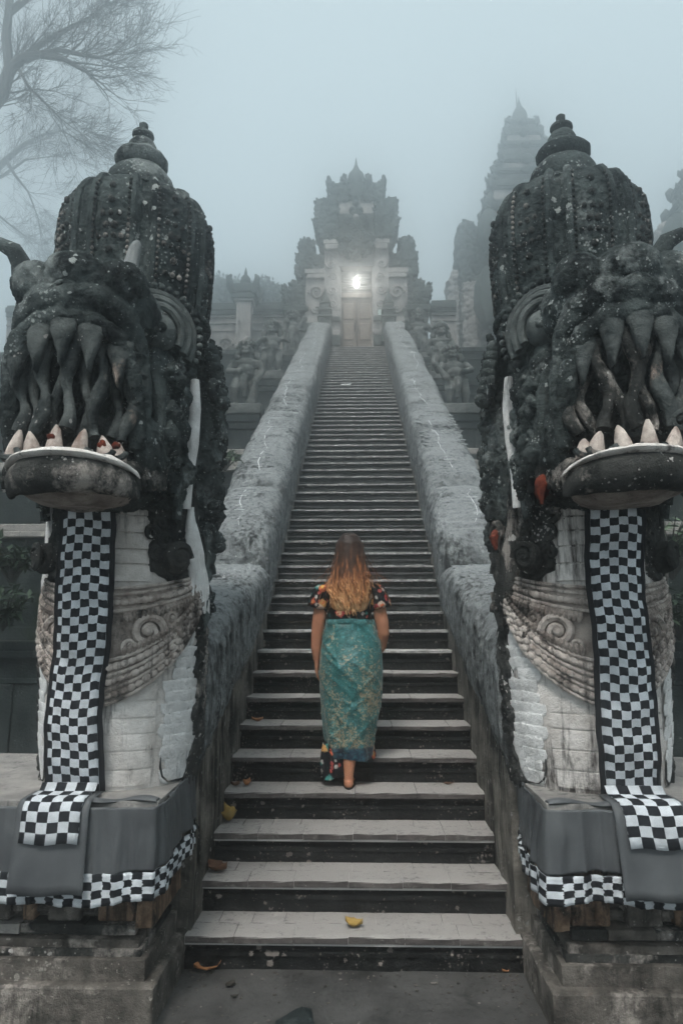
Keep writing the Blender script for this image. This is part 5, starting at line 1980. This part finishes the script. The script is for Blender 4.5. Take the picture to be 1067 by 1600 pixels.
# white strip lying on a step high up
for k in range(20, 45):
    y0 = Z1 + (k - 1) * RUN
    if at(540, 605, y0).z < k * RISE:
        break
pw = at(540, 605, y0)
g = G()
g.box((pw.x - .125, y0 + .03, k * RISE + .004), (pw.x + .125, y0 + .11, k * RISE + .035))
solo('white_strip', g, plain('white_card', (.7, .7, .7), .8), 'white strip lying on a step high up the stairs', 'card', (pw.x, y0, k * RISE), bevel=.006)

# ------------------------------------------------------------------ the woman on the stairs
SKIN, _t, _b = mat_new('tanned_skin', .5)
_b.inputs['Base Color'].default_value = (.42, .19, .115, 1)
_b.inputs['Subsurface Weight'].default_value = .12
_b.inputs['Subsurface Radius'].default_value = (.012, .005, .003)
FX = -.035
g = G()
def ring(cx, cy, z, rx, ry, n=28):
    return [(cx + rx * math.cos(2 * math.pi * k / n), cy + ry * math.sin(2 * math.pi * k / n), z) for k in range(n)]
BX, BY = -.030, 5.02
g.loft([ring(BX, BY, z, rx, ry) for z, rx, ry in ((1.30, .10, .08), (1.42, .17, .125), (1.52, .175, .13), (1.64, .155, .11), (1.76, .13, .095), (1.88, .145, .105), (1.98, .165, .105), (2.05, .165, .085), (2.10, .11, .065), (2.14, .06, .055))])
g.tube([(BX, BY + .005, 2.06), (BX, BY + .01, 2.14), (BX, BY + .025, 2.23)], [.062, .054, .055], 16)
HC = Vector((BX, BY + .03, 2.325))
g.ball(HC, (.074, .092, .108), 24, 18)
g.ball(HC + Vector((0, .045, -.05)), (.058, .055, .065), 18, 14)          # jaw
g.tube([HC + Vector((0, .086, .02)), HC + Vector((0, .104, -.012)), HC + Vector((0, .094, -.028))], [.009, .014, .011], 8)  # nose
for s in (-1, 1):
    g.ball(HC + Vector((s * .074, .005, -.012)), (.010, .018, .030), 10, 8)   # ears
g.tube([HC + Vector((-.022, .092, -.055)), HC + Vector((0, .100, -.054)), HC + Vector((.022, .092, -.055))], [.006, .010, .006], 8)
# arms
g.tube([(-.20, BY, 2.035), (-.232, BY - .005, 1.93), (-.252, BY - .01, 1.80), (-.262, BY - .01, 1.72), (-.266, BY - .005, 1.62), (-.264, BY + .01, 1.545)], [.050, .050, .046, .041, .036, .026], 14)
g.tube([(.14, BY, 2.035), (.175, BY - .005, 1.93), (.203, BY - .01, 1.80), (.212, BY, 1.73), (.198, BY + .06, 1.64), (.170, BY + .13, 1.575)], [.050, .050, .046, .041, .036, .026], 14)
def hand(w, d, side, curl):
    w, d = Vector(w), Vector(d).normalized()
    pn = Vector((1, 0, 0)) * side            # palm faces the thigh
    ac = d.cross(pn).normalized()            # across the knuckles
    g.loft([[w + d * t + ac * (a * math.cos(q)) + pn * (b * math.sin(q)) for q in np.linspace(0, 2 * math.pi, 14, endpoint=False)] for t, a, b in ((-.01, .024, .019), (.02, .032, .017), (.05, .039, .015), (.082, .039, .013), (.09, .034, .010))])
    for k, (o, ln) in enumerate(((-.030, .062), (-.010, .074), (.010, .070), (.029, .054))):
        b = w + d * .078 + ac * o
        p1 = b + (d + pn * curl * .25) .normalized() * ln * .45
        p2 = p1 + (d + pn * curl * .75).normalized() * ln * .33
        p3 = p2 + (d + pn * curl * 1.2).normalized() * ln * .28
        g.tube([b - d * .02, b, p1, p2, p3], [.009, .0095, .0088, .008, .0062], 8)
    b = w + d * .02 - ac * .026
    p1 = b + (d * .7 - ac * .6 + pn * .25).normalized() * .034
    p2 = p1 + (d + pn * .3 - ac * .1).normalized() * .028
    g.tube([b + ac * .01, b, p1, p2], [.013, .013, .011, .008], 8)
hand((-.264, BY + .012, 1.54), (.02, .15, -1), 1, .55)
hand((.166, BY + .138, 1.57), (-.75, .35, -.5), -1, .8)
# legs: the right one stands on the fourth step, the left is already on the fifth
ax, ay = -.036, 4.945
g.tube([(BX + .075, BY, 1.44), (.03, 5.02, 1.25), (.0, 5.01, 1.10), (-.02, 4.985, .98), (-.032, 4.955, .86), (ax, ay - .003, .775), (ax, ay, .73)], [.095, .078, .058, .052, .042, .032, .032], 14)
g.ball((ax, ay - .028, .728), (.030, .036, .030), 12, 10)
g.loft([[(ax + .0 + a * math.cos(q), y, z + b * math.sin(q)) for q in np.linspace(0, 2 * math.pi, 14, endpoint=False)] for y, a, b, z in ((ay - .05, .020, .018, .728), (ay - .02, .033, .030, .738), (ay + .05, .034, .032, .740), (ay + .11, .040, .022, .730), (ay + .15, .041, .016, .726), (ay + .168, .030, .012, .724))])
for k, (o, ln) in enumerate(((-.028, .040), (-.010, .034), (.006, .030), (.020, .026), (.032, .02))):
    g.tube([(ax + o, ay + .145, .724), (ax + o, ay + .165 + ln * .4, .723), (ax + o, ay + .165 + ln * .75, .720)], [.011, .010, .008], 8)
g_ = None
bx, by = -.11, 5.215
g.tube([(BX - .075, BY, 1.44), (-.085, 5.16, 1.30), (-.10, 5.215, 1.20), (bx, 5.20, 1.08), (bx, 5.19, .98), (bx, 5.195, .91)], [.095, .085, .065, .056, .042, .034], 14)
g.ball((bx, by - .05, .905), (.030, .036, .030), 12, 10)
g.loft([[(bx + a * math.cos(q), y, z + b * math.sin(q)) for q in np.linspace(0, 2 * math.pi, 14, endpoint=False)] for y, a, b, z in ((by - .07, .020, .018, .905), (by - .04, .033, .030, .913), (by + .03, .034, .032, .915), (by + .09, .040, .022, .905), (by + .15, .036, .014, .900))])
for o in (-.028, -.010, .006, .020, .032):
    g.tube([(bx + o, by + .125, .899), (bx + o, by + .155, .898), (bx + o, by + .17, .896)], [.011, .010, .008], 8)
me = g.mesh('person', remesh=.0052)
bm = bmesh.new(); bm.from_mesh(me)
for _ in range(4):
    bmesh.ops.smooth_vert(bm, verts=bm.verts[:], factor=.5, use_axis_x=True, use_axis_y=True, use_axis_z=True)
bm.to_mesh(me); bm.free()
me.polygons.foreach_set('use_smooth', [True] * len(me.polygons))
woman = bpy.data.objects.new('person', me)
COL.objects.link(woman)
ORG['person'] = Vector((0, 0, 0))
me.transform(Matrix.Translation((-BX, -BY, -.7)))
woman.location = (BX, BY, .7)
ORG['person'] = Vector((BX, BY, .7))
me.materials.append(SKIN)
woman['label'] = 'person with long wavy blonde-tipped hair, floral blouse and teal sarong climbing the steps'
woman['category'] = 'person'
for s in (-1, 1):
    g = G()
    g.ball(HC + Vector((s * .030, .078, .012)), .0125, 10, 8)
    part('eye', g, plain('eye_white', (.7, .68, .65), .3), woman)
    g = G()
    g.tube([HC + Vector((s * .046, .080, .036)), HC + Vector((s * .03, .089, .041)), HC + Vector((s * .014, .090, .036))], .004, 6)
    part('eyebrow', g, plain('brow_hair', (.04, .02, .012), .7), woman)

# blouse
BL, _t, _b = mat_new('floral_black_blouse', .85)
_p = pos_scaled(_t)
def flowers(scale, size, shift):
    vo = N(_t, 'ShaderNodeTexVoronoi')
    vo.inputs['Scale'].default_value = scale
    _t.links.new(pos_scaled(_t, (1, 1, 1), shift), vo.inputs['Vector'])
    wn = noise(_t, _p, 60, 2, .5)
    d = math_n(_t, 'ADD', vo.outputs['Distance'], math_n(_t, 'MULTIPLY', math_n(_t, 'SUBTRACT', wn, .5), .55))
    return ramp(_t, d, size, size + .05, (1, 1, 1, 1), (0, 0, 0, 1)), ramp(_t, d, size * .45, size * .45 + .06, (1, 1, 1, 1), (0, 0, 0, 1)), vo.outputs['Color']
f1, f1c, c1 = flowers(11.5, .34, (3.1, 0, 0))
f2, f2c, c2 = flowers(21, .27, (7, 2.2, 1))
def pick(colout, stops):
    sep = N(_t, 'ShaderNodeSeparateColor')
    _t.links.new(colout, sep.inputs[0])
    r = N(_t, 'ShaderNodeValToRGB')
    r.color_ramp.interpolation = 'CONSTANT'
    e = r.color_ramp.elements
    while len(e) < len(stops):
        e.new(.5)
    for i, c in enumerate(stops):
        e[i].position = i / len(stops)
        e[i].color = (*c, 1)
    _t.links.new(sep.outputs[0], r.inputs[0])
    return r.outputs[0]
base = mix(_t, f2, (.010, .011, .013), pick(c2, [(.03, .16, .14), (.32, .30, .28), (.02, .10, .10), (.35, .07, .06)]))
col = mix(_t, f1, base, pick(c1, [(.48, .10, .05), (.50, .26, .09), (.42, .06, .06), (.05, .22, .20), (.52, .40, .32)]))
col = mix(_t, f1c, col, pick(c1, [(.60, .36, .10), (.55, .12, .05), (.60, .42, .25), (.40, .38, .32), (.50, .12, .05)]))
_t.links.new(col, _b.inputs['Base Color'])
g = G()
rings = []
for z, rx, ry in ((1.80, .150, .118), (1.84, .152, .118), (1.90, .160, .122), (1.97, .176, .122), (2.03, .184, .108), (2.08, .150, .085), (2.115, .090, .066)):
    rings.append([(BX + rx * math.cos(a), BY + .005 + ry * math.sin(a), z + .004 * math.sin(a * 7)) for a in np.linspace(0, 2 * math.pi, 44, endpoint=False)])
g.loft(rings)
for s, sx_ in ((-1, -.20), (1, .14)):
    rings = []
    axis = [(sx_ - s * .04, 2.065), (sx_ + s * .012, 2.045), (sx_ + s * .034, 2.0), (sx_ + s * .048, 1.95), (sx_ + s * .058, 1.905)]
    rads = [.055, .064, .070, .074, .078]
    for (x, z), r in zip(axis, rads):
        rings.append([(x + r * math.cos(a) * .92, BY - .002 + (r + .006 * math.sin(a * 6)) * math.sin(a), z + r * .32 * s * -math.cos(a) * -1 + .006 * math.sin(a * 5)) for a in np.linspace(0, 2 * math.pi, 36, endpoint=False)])
    rings += [[tuple(Vector(p) * .0 + Vector((axis[-1][0] + (p[0] - axis[-1][0]) * .9, BY + (p[1] - BY) * .9, p[2] + .01))) for p in rings[-1]]]
    g.loft(rings, caps=False)
part('blouse', g, BL, woman, sub=1, disp=(.005, 16, 3, 4), angle=180)

# sarong
SA, _t, _b = mat_new('teal_brocade_sarong', .42)
_p = pos_scaled(_t)
n1 = noise(_t, _p, 40, 4, .65)
vo = N(_t, 'ShaderNodeTexVoronoi')
vo.inputs['Scale'].default_value = 80
_t.links.new(_p, vo.inputs['Vector'])
n3 = noise(_t, _p, 95, 3, .6)
pat = math_n(_t, 'ADD', math_n(_t, 'MULTIPLY', n1, .8), math_n(_t, 'MULTIPLY', vo.outputs['Distance'], .45))
n4 = noise(_t, pos_scaled(_t, (1, 1, .5), (5, 1, 2)), 6, 3, .5)
c = mix(_t, ramp(_t, n3, .4, .6), (.008, .065, .068), (.026, .165, .16))
gold = mix(_t, ramp(_t, n3, .35, .65), (.22, .19, .12), (.40, .31, .21))
c = mix(_t, ramp(_t, math_n(_t, 'ADD', pat, math_n(_t, 'MULTIPLY', math_n(_t, 'SUBTRACT', n4, .5), .95)), .70, .76), c, gold)
n5 = noise(_t, pos_scaled(_t, (1, 1, 1), (2, 8, 1)), 55, 2, .5)
c = mix(_t, ramp(_t, n5, .62, .66), c, (.07, .25, .27))
sepz = N(_t, 'ShaderNodeSeparateXYZ')
_t.links.new(_p, sepz.inputs[0])
c = mix(_t, ramp(_t, math_n(_t, 'ADD', sepz.outputs[2], math_n(_t, 'MULTIPLY', n4, .05)), .985, 1.0), mix(_t, ramp(_t, n5, .5, .56), (.008, .02, .045), (.02, .09, .12)), c)   # woven navy border at the hem
_t.links.new(c, _b.inputs['Base Color'])
_b.inputs['Specular IOR Level'].default_value = .5
_b.inputs['Sheen Weight'].default_value = .15
rows = [(968, 508, 583, .122), (985, 506, 588, .13), (1001, 503, 594, .148), (1022, 500.5, 597, .165), (1044, 499, 598, .172), (1065, 499.5, 598, .17), (1087, 501, 597, .162), (1116, 503, 592, .155), (1145, 506, 586, .148), (1165, 510, 583, .142), (1184, 515, 581, .138)]
rz, rl, rr_, ry_ = [], [], [], []
for py, a, b, ry in rows:
    pa, pb = at(a, py, BY), at(b, py, BY)
    rz.append(pa.z); rl.append(pa.x); rr_.append(pb.x); ry_.append(ry)
rz, rl, rr_, ry_ = (np.array(v)[::-1] for v in (rz, rl, rr_, ry_))
g = G()
NZ, NA = 150, 128
rings = []
zz = np.linspace(rz[0], rz[-1], NZ)
rng = np.random.RandomState(5)
folds = []
for k in range(22):                # pulled diagonal folds gathering at the left hip, plus long vertical ones
    folds.append((rng.uniform(.9, 1.75), rng.uniform(-2.7, -.4), rng.uniform(.10, .42), rng.uniform(.003, .009), rng.choice([-1, 1], p=[.25, .75])))
for z in zz:
    a, b, ry = np.interp(z, rz, rl), np.interp(z, rz, rr_), np.interp(z, rz, ry_)
    cx, rx = (a + b) / 2, (b - a) / 2
    cy = BY + .05 * max(0, (1.35 - z)) * 1.4
    ring_ = []
    for k in range(NA):
        th = 2 * math.pi * k / NA
        d = 0
        thd = th - 2 * math.pi if th > math.pi else th
        for z0, t0, sl_, am, sg in folds:
            q = (z - z0) - sg * (-.17) * (thd - t0) + .05 * (thd - t0) ** 2
            d += am * math.exp(-(q / .017) ** 2) * math.exp(-((thd - t0) / .8) ** 2)
        d += .007 * math.sin(th * 9 + z * 4) * max(0, min(1, (1.5 - z) / .5)) + .010 * math.exp(-((z - 1.80) / .02) ** 2) * math.sin(th * 5 + 1)
        glut = .018 * math.exp(-((z - 1.50) / .09) ** 2) * (math.exp(-((thd + 1.15) / .38) ** 2) + math.exp(-((thd + 1.98) / .38) ** 2))
        ring_.append((cx + (rx + d) * math.cos(th), cy + (ry + d + glut) * math.sin(th), z + (.010 * math.sin(th * 3 + 1) if z < rz[0] + .05 else 0)))
    rings.append(ring_)
g.loft(rings, caps=False)
sa = part('sarong', g, SA, woman, recalc=True, angle=180, disp=(.004, 22, 3, 2))
g = G()
pth = [(BX + .152 * math.cos(a), BY + .118 * math.sin(a), 1.806 + .006 * math.sin(a * 3)) for a in np.linspace(0, 2 * math.pi, 40)]
g.tube(pth, .013, 8, flat=(1, 1.5))
part('waist_roll', g, SA, sa)
# black floral hem of the dress showing below
g = G()
rings = []
for z, r in ((.98, .07), (.92, .085), (.86, .10), (.80, .105), (.755, .095)):
    rings.append([(-.135 + (r + .012 * math.sin(a * 6 + z * 20)) * math.cos(a), 5.03 + .8 * (r + .012 * math.sin(a * 6 + z * 20)) * math.sin(a), z + .012 * math.sin(a * 4)) for a in np.linspace(0, 2 * math.pi, 40, endpoint=False)])
g.loft(rings, caps=False)
part('dress_hem', g, BL, woman, angle=180)
g = G()
rings = []
for z, r in ((.96, .10), (.91, .115), (.87, .12)):
    rings.append([(.03 + (r + .008 * math.sin(a * 6)) * math.cos(a), 5.06 + .7 * r * math.sin(a), z + .014 * math.sin(a * 3 + 1)) for a in np.linspace(0, 2 * math.pi, 40, endpoint=False)])
g.loft(rings, caps=False)
part('dress_hem', g, BL, woman, angle=180)
# sandals
SOLE = plain('dark_rubber_sole', (.02, .018, .016), .8)
for fx, fy, fz in ((ax, ay, .7), (bx, by - .02, .875)):
    g = G()
    out = [(.036 * math.cos(q) * (1 + .2 * (math.sin(q) > 0)), .06 + .125 * math.sin(q)) for q in np.linspace(0, 2 * math.pi, 22, endpoint=False)]
    g.loft([[(fx + x, fy + y, fz + .002) for x, y in out], [(fx + x, fy + y, fz + .014) for x, y in out]])
    sdl = part('sandal', g, SOLE, woman)
    g = G()
    g.tube([(fx - .038, fy + .07, fz + .015), (fx - .02, fy + .10, fz + .052), (fx, fy + .135, fz + .03), (fx + .02, fy + .10, fz + .052), (fx + .04, fy + .07, fz + .015)], .006, 6)
    part('strap', g, SOLE, sdl)

# hair
HA, _t, _b = mat_new('ombre_hair', .55)
_p = pos_scaled(_t)
sepz = N(_t, 'ShaderNodeSeparateXYZ')
_t.links.new(_p, sepz.inputs[0])
nz = noise(_t, pos_scaled(_t, (30, 30, 5)), 1.6, 3, .6)
nz2 = noise(_t, pos_scaled(_t, (160, 160, 8)), 1.0, 3, .6)
k = math_n(_t, 'ADD', math_n(_t, 'MULTIPLY', math_n(_t, 'SUBTRACT', 2.42, sepz.outputs[2]), 1.6), math_n(_t, 'MULTIPLY', math_n(_t, 'SUBTRACT', nz, .5), 1.3))
r = N(_t, 'ShaderNodeValToRGB')
e = r.color_ramp.elements
e[0].position, e[0].color = .05, (.020, .010, .007, 1)
e[1].position, e[1].color = .95, (.80, .50, .26, 1)
for p_, c_ in ((.30, (.06, .026, .014, 1)), (.48, (.30, .105, .04, 1)), (.66, (.62, .28, .11, 1))):
    q = e.new(p_); q.color = c_
_t.links.new(k, r.inputs[0])
_t.links.new(mix(_t, ramp(_t, nz2, .35, .7), mix(_t, .45, r.outputs[0], (.02, .01, .006)), r.outputs[0]), _b.inputs['Base Color'])
_b.inputs['Specular IOR Level'].default_value = .3
rr = random.Random(77)
g = G()
g.ball(HC + Vector((0, -.012, .014)), (.086, .096, .112), 26, 18)
hz = [(2.44, .03, .03), (2.41, .07, .06), (2.35, .098, .078), (2.26, .108, .078), (2.16, .122, .07), (2.05, .140, .062), (1.96, .142, .055), (1.90, .120, .045), (1.86, .07, .03)]
g.loft([ring(BX + .003, BY - .052 - (.0 if z > 2.2 else .025), z, rx, ry, 30) for z, rx, ry in hz])
for k in range(300):
    a = rr.uniform(-math.pi * .96, -.04 * math.pi)          # angles over the back of the head
    cl = round(a * 5) / 5                                      # locks gather in clumps that wave together
    crr = random.Random(int(cl * 50) + 1000)
    x0, y0 = math.cos(a), math.sin(a)
    st_ = HC + Vector((x0 * .045, y0 * .04 - .01, .116))
    p1 = HC + Vector((x0 * .09, y0 * .098 - .014, .045))
    p2 = HC + Vector((x0 * .102, y0 * .098 - .014, -.06))
    spread = 1 + rr.uniform(-.12, .14)
    zend = 1.785 + .13 * abs(x0) ** 1.5 + crr.uniform(0, .07) + rr.uniform(0, .09)
    pts = [st_, p1, p2]
    ph, fr, amp = crr.uniform(0, 6.3) + rr.uniform(-.7, .7), crr.uniform(30, 40), rr.uniform(.012, .026)
    n_ = 22
    xe = x0 * (.155 if zend > 1.85 else .125) * spread
    for q in range(1, n_ + 1):
        t = q / n_
        z = p2.z + (zend - p2.z) * t
        bulge = .018 * math.sin(min(1, t * 1.2) * math.pi)
        pull = .35 * (math.cos(cl) * .13 - x0 * .13) * t          # towards the clump
        xx = BX + (p2.x - BX) * (1 - t) + xe * (1 - .25 * max(0, t - .7) / .3) * t + pull + amp * t ** .8 * math.sin(z * fr + ph)
        yy = p2.y + (BY - .135 + .05 * abs(x0) - p2.y) * min(1, t * 1.3) - bulge * abs(y0) + amp * t ** .6 * math.cos(z * fr + ph) + crr.uniform(-.012, .006)
        pts.append(Vector((xx, yy, z)))
    r0 = rr.uniform(.005, .0105)
    g.tube(pts, [r0 * .7, r0, r0] + [r0 * (1.1 - .92 * (q / n_) ** 2.0) for q in range(1, n_ + 1)], 5)
for k in range(70):                                            # loose flyaway strands
    a = rr.uniform(-math.pi * 1.0, 0)
    x0, y0 = math.cos(a), math.sin(a)
    p = HC + Vector((x0 * .10, y0 * .10 - .012, rr.uniform(-.1, .07)))
    pts = [p]
    d = Vector((x0 * .25, y0 * .12, -1))
    for q in range(12):
        d = (d + Vector((rr.gauss(0, .16), rr.gauss(0, .12), 0))).normalized()
        p = p + d * rr.uniform(.022, .036)
        pts.append(Vector((p.x, min(p.y, BY - .06), p.z)))
    g.tube(pts, .0016, 3)
part('hair', g, HA, woman, recalc=False, angle=180)

# ------------------------------------------------------------------ fog
g = G()
g.box((-44, -10, -1.2), (44, 50, 28))
me = g.mesh('haze', smooth=False)
hz = bpy.data.objects.new('haze', me)
COL.objects.link(hz)
hz['kind'] = 'stuff'
hm = bpy.data.materials.new('fog_air')
hm.use_nodes = True
hm.node_tree.nodes.clear()
vol = hm.node_tree.nodes.new('ShaderNodeVolumePrincipled')
vol.inputs['Color'].default_value = (.94, .98, 1, 1)
vol.inputs['Density'].default_value = HAZE_DENSITY
vol.inputs['Anisotropy'].default_value = HAZE_ANISO
ho = hm.node_tree.nodes.new('ShaderNodeOutputMaterial')
hm.node_tree.links.new(vol.outputs[0], ho.inputs['Volume'])
me.materials.append(hm)
